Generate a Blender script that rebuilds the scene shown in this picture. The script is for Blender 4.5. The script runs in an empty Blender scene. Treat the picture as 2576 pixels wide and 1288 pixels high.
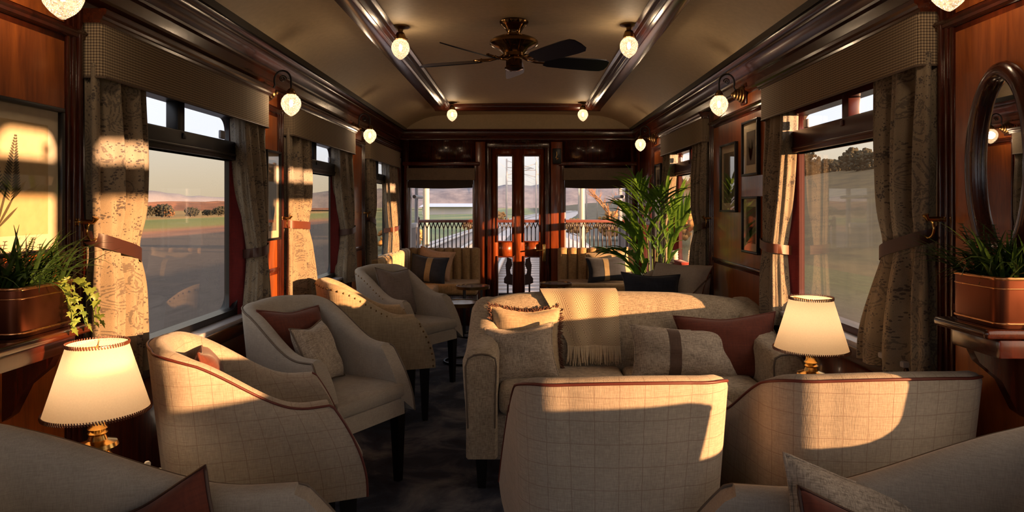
import bpy, bmesh, math, random
from mathutils import Vector, Matrix
R = math.radians
PI = math.pi
rnd = random.Random(7)
C = bpy.context.scene.collection
CXR = -0.0475          # centre line of the carriage
HW = 1.3825            # half width, wall panel to wall panel
END = 7.9              # end wall
EYE = 1.3
BACK = -1.75

def lin(r, g, b):
    f = lambda c: (c / 255.0) / 12.92 if c / 255.0 <= 0.04045 else ((c / 255.0 + 0.055) / 1.055) ** 2.4
    return (f(r), f(g), f(b), 1.0)
def lerp(a, b, t): return a + (b - a) * t
def smooth(t):
    t = max(0.0, min(1.0, t)); return t * t * (3 - 2 * t)
def SX(s, x): return CXR + s * x      # s=-1 left wall, +1 right wall

# ------------------------------------------------------------------ mesh builder
class MB:
    def __init__(self):
        self.v = []; self.f = []; self.uv = {}; self.M = None; self.mi = []; self.cur = 0
    def add(self, vs, fs, uvs=None):
        o = len(self.v)
        for p in vs:
            p = Vector(p)
            self.v.append(self.M @ p if self.M is not None else p)
        for k, f in enumerate(fs):
            self.f.append([o + i for i in f]); self.mi.append(self.cur)
            if uvs is not None: self.uv[len(self.f) - 1] = [uvs[i] for i in f]
        return self
    def box(self, x0, x1, y0, y1, z0, z1, bev=0.0, seg=2):
        if bev <= 0:
            vs = [(x, y, z) for z in (z0, z1) for y in (y0, y1) for x in (x0, x1)]
            fs = [(0, 2, 3, 1), (4, 5, 7, 6), (0, 1, 5, 4), (2, 6, 7, 3), (0, 4, 6, 2), (1, 3, 7, 5)]
            return self.add(vs, fs)
        bm = bmesh.new(); bmesh.ops.create_cube(bm, size=1)
        for v in bm.verts:
            v.co = Vector((lerp(x0, x1, v.co.x + .5), lerp(y0, y1, v.co.y + .5), lerp(z0, z1, v.co.z + .5)))
        bmesh.ops.bevel(bm, geom=bm.edges[:], offset=bev, segments=seg, profile=.5, affect='EDGES')
        bm.verts.index_update()
        self.add([v.co.copy() for v in bm.verts], [[v.index for v in f.verts] for f in bm.faces]); bm.free()
        return self
    def grid(self, P, closed_u=False, closed_v=False, uv=None):
        n = len(P); m = len(P[0]); vs = [p for row in P for p in row]; fs = []
        for i in range(n if closed_u else n - 1):
            for j in range(m if closed_v else m - 1):
                a = i * m + j; b = i * m + (j + 1) % m
                c = ((i + 1) % n) * m + (j + 1) % m; d = ((i + 1) % n) * m + j
                fs.append((a, d, c, b))
        self.add(vs, fs, [q for row in uv for q in row] if uv else None)
        return self
    def ngon(self, pts): return self.add(pts, [list(range(len(pts)))])
    def tube(self, path, r, n=8, cap=True, closed=False):
        path = [Vector(p) for p in path]; L = len(path); rows = []
        up = Vector((0, 0, 1)); prev = None
        for i, p in enumerate(path):
            if closed: t = path[(i + 1) % L] - path[i - 1]
            else: t = path[min(i + 1, L - 1)] - path[max(i - 1, 0)]
            if t.length < 1e-9: t = Vector((0, 0, 1))
            t.normalize()
            if prev is None:
                a = t.cross(up)
                if a.length < .1: a = t.cross(Vector((1, 0, 0)))
            else: a = prev - t * prev.dot(t)
            a.normalize(); prev = a; b = t.cross(a)
            rr = r[i] if isinstance(r, (list, tuple)) else r
            rows.append([p + a * (rr * math.cos(2 * PI * k / n)) + b * (rr * math.sin(2 * PI * k / n)) for k in range(n)])
        self.grid(rows, closed_u=closed, closed_v=True)
        if cap and not closed: self.ngon(rows[0]); self.ngon(rows[-1][::-1])
        return self
    def lathe(self, prof, c=(0, 0, 0), n=24, axis='Z'):
        rows = []
        for (r, h) in prof:
            row = []
            for k in range(n):
                a = 2 * PI * k / n; x, y = r * math.cos(a), r * math.sin(a)
                q = (x, y, h) if axis == 'Z' else ((h, x, y) if axis == 'X' else (x, h, y))
                row.append((c[0] + q[0], c[1] + q[1], c[2] + q[2]))
            rows.append(row)
        return self.grid(rows, closed_v=True)
    def prism(self, out, d, z0, z1):
        """outline of 3-D points extruded by the vector d"""
        n = len(out); d = Vector(d); vs = [Vector(p) for p in out] + [Vector(p) + d for p in out]
        fs = [list(range(n))[::-1], [n + i for i in range(n)]] + [(i, (i + 1) % n, n + (i + 1) % n, n + i) for i in range(n)]
        return self.add(vs, fs)
    def extr(self, prof, y0, y1, cap=True):
        """profile of (x,z) closed polygon swept along y"""
        n = len(prof)
        vs = [(x, y0, z) for x, z in prof] + [(x, y1, z) for x, z in prof]
        fs = [(i, (i + 1) % n, n + (i + 1) % n, n + i) for i in range(n)]
        if cap: fs += [list(range(n))[::-1], [n + i for i in range(n)]]
        return self.add(vs, fs)
    def extrx(self, prof, x0, x1):
        n = len(prof)
        vs = [(x0, y, z) for y, z in prof] + [(x1, y, z) for y, z in prof]
        fs = [(i, (i + 1) % n, n + (i + 1) % n, n + i) for i in range(n)] + [list(range(n))[::-1], [n + i for i in range(n)]]
        return self.add(vs, fs)
    def loft(self, rings, cap=True):
        self.grid(rings, closed_v=True)
        if cap: self.ngon(rings[0]); self.ngon(rings[-1][::-1])
        return self
    def ball(self, c, r, n=10, m=6, sq=(1, 1, 1)):
        rows = []
        for i in range(m + 1):
            a = -PI / 2 + PI * i / m
            rr = max(math.cos(a), 1e-3)
            rows.append([(c[0] + sq[0] * r * rr * math.cos(2 * PI * k / n), c[1] + sq[1] * r * rr * math.sin(2 * PI * k / n), c[2] + sq[2] * r * math.sin(a)) for k in range(n)])
        return self.grid(rows, closed_v=True)
    def build(self, name, mats, parent=None, smooth_deg=35, world=True):
        me = bpy.data.meshes.new(name)
        me.from_pydata([tuple(v) for v in self.v], [], self.f)
        bm = bmesh.new(); bm.from_mesh(me); bmesh.ops.remove_doubles(bm, verts=bm.verts, dist=1e-6)
        has_uv = bool(self.uv)
        bm.free()
        if has_uv:
            ul = me.uv_layers.new(name='UVMap'); k = 0
            for pi, p in enumerate(me.polygons):
                q = self.uv.get(pi)
                for j, li in enumerate(p.loop_indices):
                    ul.data[li].uv = q[j] if q else (0, 0)
        if not isinstance(mats, (list, tuple)): mats = [mats]
        for m in mats: me.materials.append(m)
        if len(mats) > 1:
            for p, i in zip(me.polygons, self.mi): p.material_index = i
        bm = bmesh.new(); bm.from_mesh(me)
        bmesh.ops.recalc_face_normals(bm, faces=bm.faces); bm.to_mesh(me); bm.free()
        me.shade_smooth()
        if smooth_deg is not None: me.set_sharp_from_angle(angle=R(smooth_deg))
        o = bpy.data.objects.new(name, me); C.objects.link(o)
        if parent is not None:
            o.parent = parent
            if world: o.matrix_parent_inverse = wm(parent).inverted()
        return o
def wm(o):
    m = Matrix.LocRotScale(o.location, o.rotation_euler, o.scale)
    if o.parent: m = wm(o.parent) @ o.matrix_parent_inverse @ m
    return m
def tag(o, label=None, cat=None, group=None, kind=None):
    if label: o['label'] = label
    if cat: o['category'] = cat
    if group: o['group'] = group
    if kind: o['kind'] = kind
    return o
def thing(name, label, cat, loc=(0, 0, 0), rz=0, group=None, kind=None):
    o = bpy.data.objects.new(name, None); C.objects.link(o)
    o.location = loc; o.rotation_euler = (0, 0, rz); o.empty_display_size = .05
    return tag(o, label, cat, group, kind)
def struct(o, label=None): o['kind'] = 'structure'; return tag(o, label)
def dup(root, loc=None, rz=None, label=None, group=None, scale=None):
    def cp(o, par):
        c = o.copy(); C.objects.link(c); c.parent = par
        for ch in [q for q in bpy.data.objects if q.parent == o]: cp(ch, c)
        return c
    r = cp(root, None)
    if loc is not None: r.location = loc
    if rz is not None: r.rotation_euler = (0, 0, rz)
    if scale is not None: r.scale = (scale,) * 3 if not isinstance(scale, tuple) else scale
    if label: r['label'] = label
    if group: r['group'] = group
    return r
def point(name, loc, energy, col, size, parent=None):
    l = bpy.data.lights.new(name, 'POINT'); l.energy = energy; l.color = col[:3]; l.shadow_soft_size = size
    o = bpy.data.objects.new(name, l); C.objects.link(o); o.location = loc
    if parent: o.parent = parent
    return o

# ------------------------------------------------------------------ materials
class NT:
    def __init__(self, name):
        self.m = bpy.data.materials.new(name); self.m.use_nodes = True
        self.t = self.m.node_tree; self.t.nodes.clear()
        self.out = self.t.nodes.new('ShaderNodeOutputMaterial')
    def n(self, typ, ins=None, **kw):
        d = self.t.nodes.new('ShaderNode' + typ)
        for k, v in kw.items(): setattr(d, k, v)
        for k, v in (ins or {}).items():
            s = d.inputs[k]
            if hasattr(v, 'outputs'): v = v.outputs[0]
            if isinstance(v, bpy.types.NodeSocket): self.t.links.new(v, s)
            else: s.default_value = v
        return d
    def math(self, op, a, b=None, clamp=False):
        ins = {0: a}
        if b is not None: ins[1] = b
        return self.n('Math', ins, operation=op, use_clamp=clamp).outputs[0]
    def mix(self, f, a, b, blend='MIX'):
        d = self.t.nodes.new('ShaderNodeMix'); d.data_type = 'RGBA'; d.blend_type = blend
        for i, v in ((0, f), (6, a), (7, b)):
            s = d.inputs[i]
            if isinstance(v, bpy.types.NodeSocket): self.t.links.new(v, s)
            else: s.default_value = v
        return d.outputs[2]
    def ramp(self, fac, stops):
        d = self.t.nodes.new('ShaderNodeValToRGB'); self.t.links.new(fac, d.inputs[0])
        e = d.color_ramp.elements
        while len(e) < len(stops): e.new(.5)
        for k, (p, c) in enumerate(stops): e[k].position = p; e[k].color = c
        return d.outputs[0]
    def coord(self, kind='Object'): return self.n('TexCoord').outputs[kind]
    def mapping(self, v, scale=(1, 1, 1), rot=(0, 0, 0), loc=(0, 0, 0)):
        return self.n('Mapping', {'Vector': v, 'Scale': scale, 'Rotation': rot, 'Location': loc}).outputs[0]
    def noise(self, v, scale, detail=3, rough=.5, dist=0):
        return self.n('TexNoise', {'Vector': v, 'Scale': scale, 'Detail': detail, 'Roughness': rough, 'Distortion': dist}).outputs[0]
    def bump(self, h, strength=.2, dist=.01):
        return self.n('Bump', {'Height': h, 'Strength': strength, 'Distance': dist}).outputs[0]
    def bsdf(self, **ins):
        d = self.n('BsdfPrincipled', {k.replace('_', ' '): v for k, v in ins.items()}); return d.outputs[0]
    def done(self, s):
        self.t.links.new(s, self.out.inputs[0]); return self.m

def plain(name, col, rough=.5, metal=0, **kw):
    t = NT(name); v = t.coord(); nz = t.noise(v, 35, 2)
    c = t.mix(nz, tuple(x * .85 for x in col[:3]) + (1,), tuple(min(1, x * 1.12) for x in col[:3]) + (1,))
    return t.done(t.bsdf(Base_Color=c, Roughness=rough, Metallic=metal, **kw))
def wood(name, dark, light, rough=.28, axis='z', scale=1.0, coat=.5):
    t = NT(name); v = t.coord()
    sc = {'z': (14, 14, 1.2), 'y': (14, 1.2, 14), 'x': (1.2, 14, 14)}[axis]
    m = t.mapping(v, tuple(q * scale for q in sc))
    a = t.noise(m, 2.2, 5, .6, 1.2); b = t.noise(m, 14, 3, .6)
    f = t.math('ADD', t.math('MULTIPLY', a, .75), t.math('MULTIPLY', b, .25))
    c = t.ramp(f, [(.30, dark), (.52, tuple(lerp(dark[i], light[i], .55) for i in range(3)) + (1,)), (.72, light)])
    return t.done(t.bsdf(Base_Color=c, Roughness=rough, Coat_Weight=coat, Coat_Roughness=.12, Normal=t.bump(b, .06, .002)))
def fabric(name, c1, c2, weave=650, rough=.9, bump=.35, lines=None, blotch=.25, tweed=0.0):
    """woven cloth with slubbed threads; lines=(period_m, width_m, colour, strength) draws a window-pane check on UV metres"""
    t = NT(name); v = t.coord(); uv = t.coord('UV')
    th = weave * .42
    h = t.noise(t.mapping(v, (th * .12, th * .12, th)), 1.0, 2, .55)
    w = t.noise(t.mapping(v, (th, th, th * .12)), 1.0, 2, .55)
    fine = t.math('ADD', t.math('MULTIPLY', h, .5), t.math('MULTIPLY', w, .5)); big = t.noise(v, 9, 3)
    f = t.math('ADD', t.math('MULTIPLY', fine, 1 - blotch), t.math('MULTIPLY', big, blotch))
    c = t.ramp(f, [(.36, c1), (.64, c2)])
    if tweed:
        dk = t.math('LESS_THAN', t.math('MINIMUM', h, w), .40)
        lt = t.math('GREATER_THAN', t.math('MAXIMUM', h, w), .62)
        c = t.mix(t.math('MULTIPLY', dk, tweed), c, tuple(q * .38 for q in c1[:3]) + (1,))
        c = t.mix(t.math('MULTIPLY', lt, tweed * .6), c, tuple(min(1, q * 1.35) for q in c2[:3]) + (1,))
    if lines:
        per, wd, col, st = lines
        wob = t.math('MULTIPLY', t.noise(uv, 25, 2), .004)
        sx = t.n('SeparateXYZ', {0: uv})
        ms = []
        for o in (0, 1):
            a = t.math('ADD', sx.outputs[o], wob)
            fr = t.math('FRACT', t.math('DIVIDE', a, per))
            ms.append(t.math('LESS_THAN', fr, wd / per))
            fr2 = t.math('FRACT', t.math('ADD', t.math('DIVIDE', a, per), .37))
            ms.append(t.math('MULTIPLY', t.math('LESS_THAN', fr2, .6 * wd / per), .45))
        k = ms[0]
        for q in ms[1:]: k = t.math('MAXIMUM', k, q)
        k = t.math('MULTIPLY', t.math('MULTIPLY', k, st), t.math('ADD', .55, fine))
        c = t.mix(k, c, col)
    return t.done(t.bsdf(Base_Color=c, Roughness=rough, Sheen_Weight=.15, Sheen_Roughness=.5, Normal=t.bump(fine, bump, .003)))
def glossmetal(name, col, rough=.2):
    t = NT(name); v = t.coord(); nz = t.noise(v, 18, 3)
    rr = t.math('ADD', t.math('MULTIPLY', nz, .18), rough - .08)
    return t.done(t.bsdf(Base_Color=col, Metallic=1.0, Roughness=rr))
def glass(name, tint, refl=1.0, dirt=0.0):
    t = NT(name); v = t.coord()
    tr = t.n('BsdfTransparent', {'Color': tint})
    gl = t.n('BsdfGlossy', {'Color': (1, 1, 1, 1), 'Roughness': .02})
    fr = t.n('Fresnel', {'IOR': 1.5})
    bf = t.math('SUBTRACT', 1.0, t.n('NewGeometry').outputs['Backfacing'])
    s = t.n('MixShader', {0: t.math('MULTIPLY', t.math('MULTIPLY', fr.outputs[0], refl, True), bf), 1: tr, 2: gl}).outputs[0]
    if dirt:
        df = t.n('BsdfTranslucent', {'Color': (.9, .85, .8, 1)})
        k = t.math('MULTIPLY', t.noise(t.mapping(v, (1, 4, .6)), 3, 4), dirt)
        s = t.n('MixShader', {0: k, 1: s, 2: df}).outputs[0]
    return t.done(s)
def emit(name, col, st):
    t = NT(name); return t.done(t.n('Emission', {'Color': col, 'Strength': st}).outputs[0])

M = {}
M['wood'] = wood('mahogany', lin(44, 15, 8), lin(112, 46, 19))
M['wood_y'] = wood('mahogany_moulding', lin(34, 12, 7), lin(84, 36, 16), .22, 'y')
M['wood_x'] = wood('mahogany_cross', lin(38, 14, 8), lin(92, 40, 18), .25, 'x')
M['wood_dark'] = wood('mahogany_dark', lin(32, 11, 7), lin(82, 32, 15), .25)
M['veneer'] = wood('veneer', lin(98, 42, 14), lin(170, 90, 34), .3, 'z', .55, .6)
M['door_wood'] = wood('door_wood', lin(84, 34, 13), lin(158, 76, 30), .3)
M['leg'] = plain('ebonised', lin(20, 14, 14), .4)
M['ceiling'] = plain('cream_paint', lin(196, 176, 142), .6)
M['black'] = plain('black_metal', lin(16, 16, 19), .35)
M['winframe'] = plain('window_frame', lin(20, 19, 23), .35)
M['winframe_red'] = plain('window_frame_mahogany', lin(70, 26, 18), .3)
M['sill'] = plain('sill_metal', lin(175, 172, 178), .4)
M['brass'] = glossmetal('brass', lin(214, 170, 98), .18)
M['bronze'] = glossmetal('dark_bronze', lin(120, 92, 58), .3)
M['copper'] = glossmetal('copper', lin(112, 64, 46), .36)
M['copper_lt'] = glossmetal('copper_band', lin(214, 150, 100), .25)
_t = NT('mirror_silver'); M['mirror'] = _t.done(_t.bsdf(Base_Color=(.86, .87, .88, 1), Metallic=1.0, Roughness=.01))
M['brass_old'] = glossmetal('old_brass', lin(132, 102, 66), .16)
M['pane'] = glass('window_pane', (.84, .79, .70, 1), 1.0, .006)
M['pane_clear'] = glass('vent_pane', (.94, .95, .97, 1), 1.0)
M['pane_end'] = glass('end_pane', (.93, .92, .92, 1), 1.0)
M['pic_glass'] = glass('picture_glass', (.97, .97, .97, 1), 1.3)
M['check'] = fabric('checked_linen', lin(155, 143, 128), lin(184, 171, 155), 820, lines=(.062, .0020, lin(112, 80, 68), .42))
M['linen'] = fabric('plain_linen', lin(148, 139, 128), lin(172, 162, 150), 900)
M['wool'] = fabric('woven_wool', lin(148, 130, 104), lin(184, 164, 134), 380, bump=.5)
M['tweed'] = fabric('sofa_tweed', lin(140, 126, 108), lin(186, 170, 147), 760, bump=.5, tweed=.3)
M['tweed_grey'] = fabric('grey_tweed', lin(132, 120, 108), lin(186, 172, 156), 760, bump=.5, tweed=.3)
M['rust'] = fabric('rust_velvet', lin(82, 34, 22), lin(106, 48, 30), 300, bump=.1)
M['brown_band'] = fabric('brown_band', lin(74, 54, 44), lin(92, 70, 58), 500)
M['navy'] = fabric('navy_velvet', lin(22, 28, 42), lin(36, 44, 60), 300, bump=.1)
M['tan_band'] = fabric('tan_band', lin(128, 112, 84), lin(150, 134, 104), 500)
M['piping_red'] = plain('oxblood_piping', lin(96, 40, 32), .5)
M['piping_grey'] = plain('taupe_piping', lin(98, 84, 72), .6)
M['channel'] = fabric('bench_cloth', lin(146, 116, 78), lin(176, 144, 102), 450, tweed=.3)
M['fringe'] = fabric('fringe_yarn', lin(70, 42, 32), lin(112, 72, 54), 300)
M['cream'] = fabric('cream_yarn', lin(196, 176, 146), lin(222, 204, 174), 300)
M['leather'] = plain('tan_leather', lin(96, 50, 32), .45)
M['leather_dk'] = plain('dark_leather', lin(58, 32, 26), .45)
M['lining'] = fabric('red_lining', lin(100, 24, 30), lin(126, 34, 38), 500, bump=.1)
M['blind'] = fabric('blind_cloth', lin(112, 98, 84), lin(138, 122, 104), 600)
M['blind_dk'] = fabric('blind_dark', lin(52, 42, 38), lin(66, 54, 48), 600)
M['marble'] = plain('table_top_stone', lin(120, 112, 110), .12)
M['paper'] = plain('mat_board', lin(224, 208, 178), .8)
M['soil'] = plain('soil', lin(36, 26, 20), .9)
M['pot'] = plain('dark_pot', lin(34, 32, 34), .5)
def leafmat(name, c1, c2):
    t = NT(name); v = t.coord(); nz = t.noise(v, 30, 2)
    c = t.mix(nz, c1, c2)
    p = t.bsdf(Base_Color=c, Roughness=.4)
    tl = t.n('BsdfTranslucent', {'Color': c})
    return t.done(t.n('MixShader', {0: .35, 1: p, 2: tl}).outputs[0])
M['leaf'] = leafmat('palm_leaf', lin(52, 92, 28), lin(118, 158, 58))
M['leaf_dk'] = leafmat('fern_leaf', lin(30, 52, 22), lin(70, 98, 40))
M['ivy'] = leafmat('ivy_leaf', lin(92, 122, 44), lin(158, 172, 84))
M['stem'] = plain('stem', lin(96, 120, 52), .5)

def paisley():
    t = NT('paisley_cloth'); uv = t.coord('UV'); v = t.coord()
    wob = t.n('TexNoise', {'Vector': uv, 'Scale': 7.0, 'Detail': 1.0})
    d = t.n('VectorMath', {0: t.n('VectorMath', {0: wob.outputs[1], 1: (.5, .5, .5)}, operation='SUBTRACT').outputs[0], 'Scale': .16}, operation='SCALE').outputs[0]
    p = t.n('VectorMath', {0: t.mapping(uv, (1, .72, 1)), 1: d}, operation='ADD').outputs[0]
    vor = t.n('TexVoronoi', {'Vector': p, 'Scale': 7.5, 'Randomness': .8})
    rings = t.math('SINE', t.math('MULTIPLY', vor.outputs[0], 75))
    near = t.math('LESS_THAN', vor.outputs[0], .5)
    brk = t.math('GREATER_THAN', t.noise(uv, 130, 1), .44)
    ring = t.math('MULTIPLY', t.math('MULTIPLY', t.math('GREATER_THAN', rings, .35), near), brk)
    dots = t.n('TexVoronoi', {'Vector': uv, 'Scale': 118.0, 'Randomness': .85})
    dot = t.math('LESS_THAN', dots.outputs[0], t.math('MULTIPLY', t.math('SUBTRACT', t.noise(uv, 16, 2), .30), 1.5))
    k = t.math('MAXIMUM', t.math('MULTIPLY', ring, .7), t.math('MULTIPLY', dot, t.math('SUBTRACT', 1.0, t.math('MULTIPLY', near, .35))))
    fine = t.noise(v, 500, 2)
    base = t.ramp(t.math('ADD', t.math('MULTIPLY', fine, .5), t.math('MULTIPLY', t.noise(uv, 14, 3), .5)), [(.3, lin(116, 103, 87)), (.7, lin(150, 135, 113))])
    c = t.mix(t.math('MULTIPLY', k, .85), base, lin(64, 57, 56))
    return t.done(t.bsdf(Base_Color=c, Roughness=.85, Sheen_Weight=.1, Normal=t.bump(fine, .3, .003)))
M['paisley'] = paisley()
def pelmet_cloth():
    t = NT('houndstooth_cloth'); uv = t.coord('UV'); s = t.n('SeparateXYZ', {0: uv})
    a = t.math('SINE', t.math('MULTIPLY', s.outputs[0], 2 * PI / .0095)); b = t.math('SINE', t.math('MULTIPLY', s.outputs[1], 2 * PI / .0095))
    k = t.math('ADD', t.math('MULTIPLY', t.math('GREATER_THAN', a, 0), .5), t.math('MULTIPLY', t.math('GREATER_THAN', b, 0), .5))
    c = t.ramp(k, [(.0, lin(178, 160, 132)), (.5, lin(130, 113, 92)), (1, lin(80, 66, 57))])
    return t.done(t.bsdf(Base_Color=c, Roughness=.9, Normal=t.bump(t.noise(t.coord(), 500, 2), .25, .003)))
M['pelmet'] = pelmet_cloth()
def throw_cloth():
    t = NT('herringbone_wool'); uv = t.coord('UV'); s = t.n('SeparateXYZ', {0: uv})
    z = t.math('ABSOLUTE', t.math('SUBTRACT', t.math('FRACT', t.math('DIVIDE', s.outputs[0], .11)), .5))
    w = t.math('SINE', t.math('MULTIPLY', t.math('ADD', s.outputs[1], t.math('MULTIPLY', z, .13)), 2 * PI / .0125))
    c = t.mix(t.math('GREATER_THAN', w, .1), lin(214, 194, 160), lin(140, 118, 94))
    fine = t.noise(t.coord(), 400, 2)
    return t.done(t.bsdf(Base_Color=c, Roughness=.95, Sheen_Weight=.3, Normal=t.bump(fine, .5, .004)))
M['throw'] = throw_cloth()
def carpet():
    t = NT('carpet'); v = t.coord()
    a = t.noise(v, 3.2, 5, .62, .6); f = t.noise(v, 320, 2)
    c = t.ramp(a, [(.36, lin(24, 30, 48)), (.48, lin(46, 53, 72)), (.60, lin(98, 100, 110)), (.74, lin(136, 134, 136))])
    return t.done(t.bsdf(Base_Color=c, Roughness=.95, Normal=t.bump(f, .6, .006)))
M['carpet'] = carpet()
def shade_mat(name):
    t = NT(name); v = t.coord(); nz = t.noise(v, 260, 2)
    c = t.mix(nz, lin(230, 198, 160), lin(242, 212, 174))
    df = t.n('BsdfDiffuse', {'Color': c}); tl = t.n('BsdfTranslucent', {'Color': c})
    return t.done(t.n('MixShader', {0: .32, 1: df, 2: tl}).outputs[0])
M['shade'] = shade_mat('lamp_shade_cloth')
M['bulb'] = emit('bulb_glow', (1, .87, .66, 1), 14)
def globe_mat():
    t = NT('pressed_glass_globe'); v = t.coord()
    vor = t.n('TexVoronoi', {'Vector': v, 'Scale': 130.0})
    nb = t.bump(vor.outputs[0], 1.0, .006)
    tr = t.n('BsdfTransparent', {'Color': (1, .97, .93, 1)}); tl = t.n('BsdfTranslucent', {'Color': (.10, .085, .066, 1)})
    gl = t.n('BsdfGlossy', {'Roughness': .12, 'Normal': nb})
    a = t.n('MixShader', {0: t.math('ADD', .22, t.math('MULTIPLY', vor.outputs[0], .75), True), 1: tr, 2: tl}).outputs[0]
    return t.done(t.n('MixShader', {0: .10, 1: a, 2: gl}).outputs[0])
M['globe'] = globe_mat()
WARM = (1, .73, .47)
# ------------------------------------------------------------------ room shell
def wall_with_holes(mb, plane, a0, a1, z0, z1, holes, t0, t1):
    """slab in the plane x (plane='x') or y, between t0 and t1, with rectangular holes (a0,a1,z0,z1)"""
    As = sorted({a0, a1} | {h[0] for h in holes} | {h[1] for h in holes})
    Zs = sorted({z0, z1} | {h[2] for h in holes} | {h[3] for h in holes})
    for i in range(len(As) - 1):
        # merge vertical runs
        run = None
        for j in range(len(Zs) - 1):
            ca, cz = (As[i] + As[i + 1]) / 2, (Zs[j] + Zs[j + 1]) / 2
            solid = not any(h[0] < ca < h[1] and h[2] < cz < h[3] for h in holes)
            if solid: run = [Zs[j] if run is None else run[0], Zs[j + 1]]
            if run and (not solid or j == len(Zs) - 2):
                if plane == 'x': mb.box(min(t0, t1), max(t0, t1), As[i], As[i + 1], run[0], run[1])
                else: mb.box(As[i], As[i + 1], min(t0, t1), max(t0, t1), run[0], run[1])
                run = None

mb = MB(); mb.box(-1.6, 1.5, BACK, END + .1, -.06, 0)
struct(mb.build('floor', M['carpet']), 'dark navy carpet with cloudy grey mottling')

# side windows: (start, end) of the glass along the carriage, per side
WL = [(-1.55, -.5), (-.3, .8), (2.375, 3.455), (4.235, 5.315), (6.3, 7.35)]  # first two are out of view, added for fill light
WR = [(-1.55, -.5), (.40, .66), (.78, 1.60), (2.335, 3.415), (4.945, 6.025), (6.95, 7.62)]  # first three unseen and last one invented, added to let the sun in
ZL = dict(top=.439, t1=.317, t0=.2255, bot=-.526)
ZR = dict(top=.450, t1=.367, t0=.259, bot=-.50)
ZNEAR = dict(top=.450, t1=.367, t0=.259, bot=-.60)  # sill lowered on an added unseen window to deepen the sun band
ZHIGH = dict(top=.450, t1=.367, t0=.259, bot=-.23)  # sill raised on an added unseen window to keep sun off the near chair
ZLOW = dict(top=-.01, t1=-.135, t0=-.215, bot=-.73)     # made-up low window behind the palm, added to light the door
def zset(s, a): return ZLOW if (s > 0 and a > 6.5) else ZHIGH if (s > 0 and .3 < a < .5) else ZNEAR if (s > 0 and 0 < a < 1) else (ZL if s < 0 else ZR)
for s, W, Z, nm in ((-1, WL, ZL, 'wall_left'), (1, WR, ZR, 'wall_right')):
    mb = MB()
    holes = [(a - .05, b + .05, EYE + zset(s, a)['bot'] - .06, EYE + zset(s, a)['top'] + .05) for a, b in W]
    wall_with_holes(mb, 'x', BACK, END + .08, -.02, EYE + .86, holes, SX(s, HW), SX(s, HW + .09))
    struct(mb.build(nm, M['wood'], smooth_deg=None), 'polished mahogany side wall')
BW = [(-1.22, -.48), (-.42, .32), (.38, 1.12)]       # three unseen windows added behind the viewer for fill light
mb = MB(); wall_with_holes(mb, 'y', SX(-1, HW + .09), SX(1, HW + .09), -.02, 2.5, [(a, b, .72, 2.05) for a, b in BW], BACK - .08, BACK)
struct(mb.build('wall_back', M['wood'], smooth_deg=None), 'mahogany wall behind the viewer')

# end wall with two windows and the door opening
ZE = dict(top=EYE + .42, bot=EYE - .56)
EW = [(-1.327, -.565), (.495, 1.27)]
DOOR = (-.36, .265)
mb = MB()
wall_with_holes(mb, 'y', SX(-1, HW), SX(1, HW), -.02, EYE + .88, [(a, b, ZE['bot'], ZE['top']) for a, b in EW] + [(DOOR[0], DOOR[1], -.02, EYE + .67)], END, END + .08)
struct(mb.build('wall_end', M['wood_dark'], smooth_deg=None), 'mahogany end wall with door and two windows')

# ceiling: flat centre between the beams, coves at the sides
def ceil_z(x):
    a = abs(x)
    if a < .80: return 1.05 + .012 * (1 - (a / .8) ** 2)
    t = min(1, (a - .80) / (1.345 - .80))
    return 1.05 - .20 * (.80 * t ** 2.5 + .20 * (1 - math.sqrt(max(0, 1 - t ** 2.3))))
xs = [i / 60 * 1.345 for i in range(-60, 61)]
mb = MB()
mb.grid([[(CXR + x, y, EYE + ceil_z(x)) for x in xs] for y in (BACK, 0, 4, END + .05)])
mb.grid([[(CXR + x, END - .004, EYE + ceil_z(x)) for x in xs], [(CXR + x, END - .004, EYE + .84) for x in xs]])
struct(mb.build('ceiling', M['ceiling']), 'cream painted coved ceiling')
mb = MB(); mb.box(-1.6, 1.5, BACK - .1, END + 1.35, EYE + 1.1, EYE + 1.16)
for s in (-1, 1): mb.box(min(SX(s, 1.30), SX(s, 1.5)), max(SX(s, 1.30), SX(s, 1.5)), BACK - .1, END + .1, EYE + .862, EYE + 1.1)
struct(mb.build('roof', M['black']), 'carriage roof')

# cornices along the side walls: an upper and a lower run of stepped moulding
tn = 0
def trim(mb, m, label=None, deg=40):
    global tn; tn += 1
    return struct(mb.build('trim_%d' % tn, m, smooth_deg=deg), label)
for s in (-1, 1):
    pr = [(1.395, .875), (1.318, .875), (1.318, .862), (1.332, .850), (1.336, .838), (1.328, .832), (1.330, .815), (1.345, .800), (1.358, .780), (1.364, .765), (1.356, .760), (1.358, .750), (1.372, .742), (1.374, .700), (1.362, .694), (1.360, .682), (1.366, .676), (1.378, .668), (1.395, .66)]
    mb = MB(); mb.extr([(SX(s, x), EYE + z) for x, z in pr], BACK, END)
    trim(mb, M['wood_y'], 'stepped mahogany cornice along the side wall')
    # dado and skirting
    mb = MB()
    W = WL if s < 0 else WR
    mb.extr([(SX(s, x), z) for x, z in [(1.395, .0), (1.352, .0), (1.352, .10), (1.366, .125), (1.395, .125)]], BACK, END)
    struct(mb.build('baseboard_left' if s < 0 else 'baseboard_right', M['wood_y'], smooth_deg=40), 'mahogany skirting board')
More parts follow.
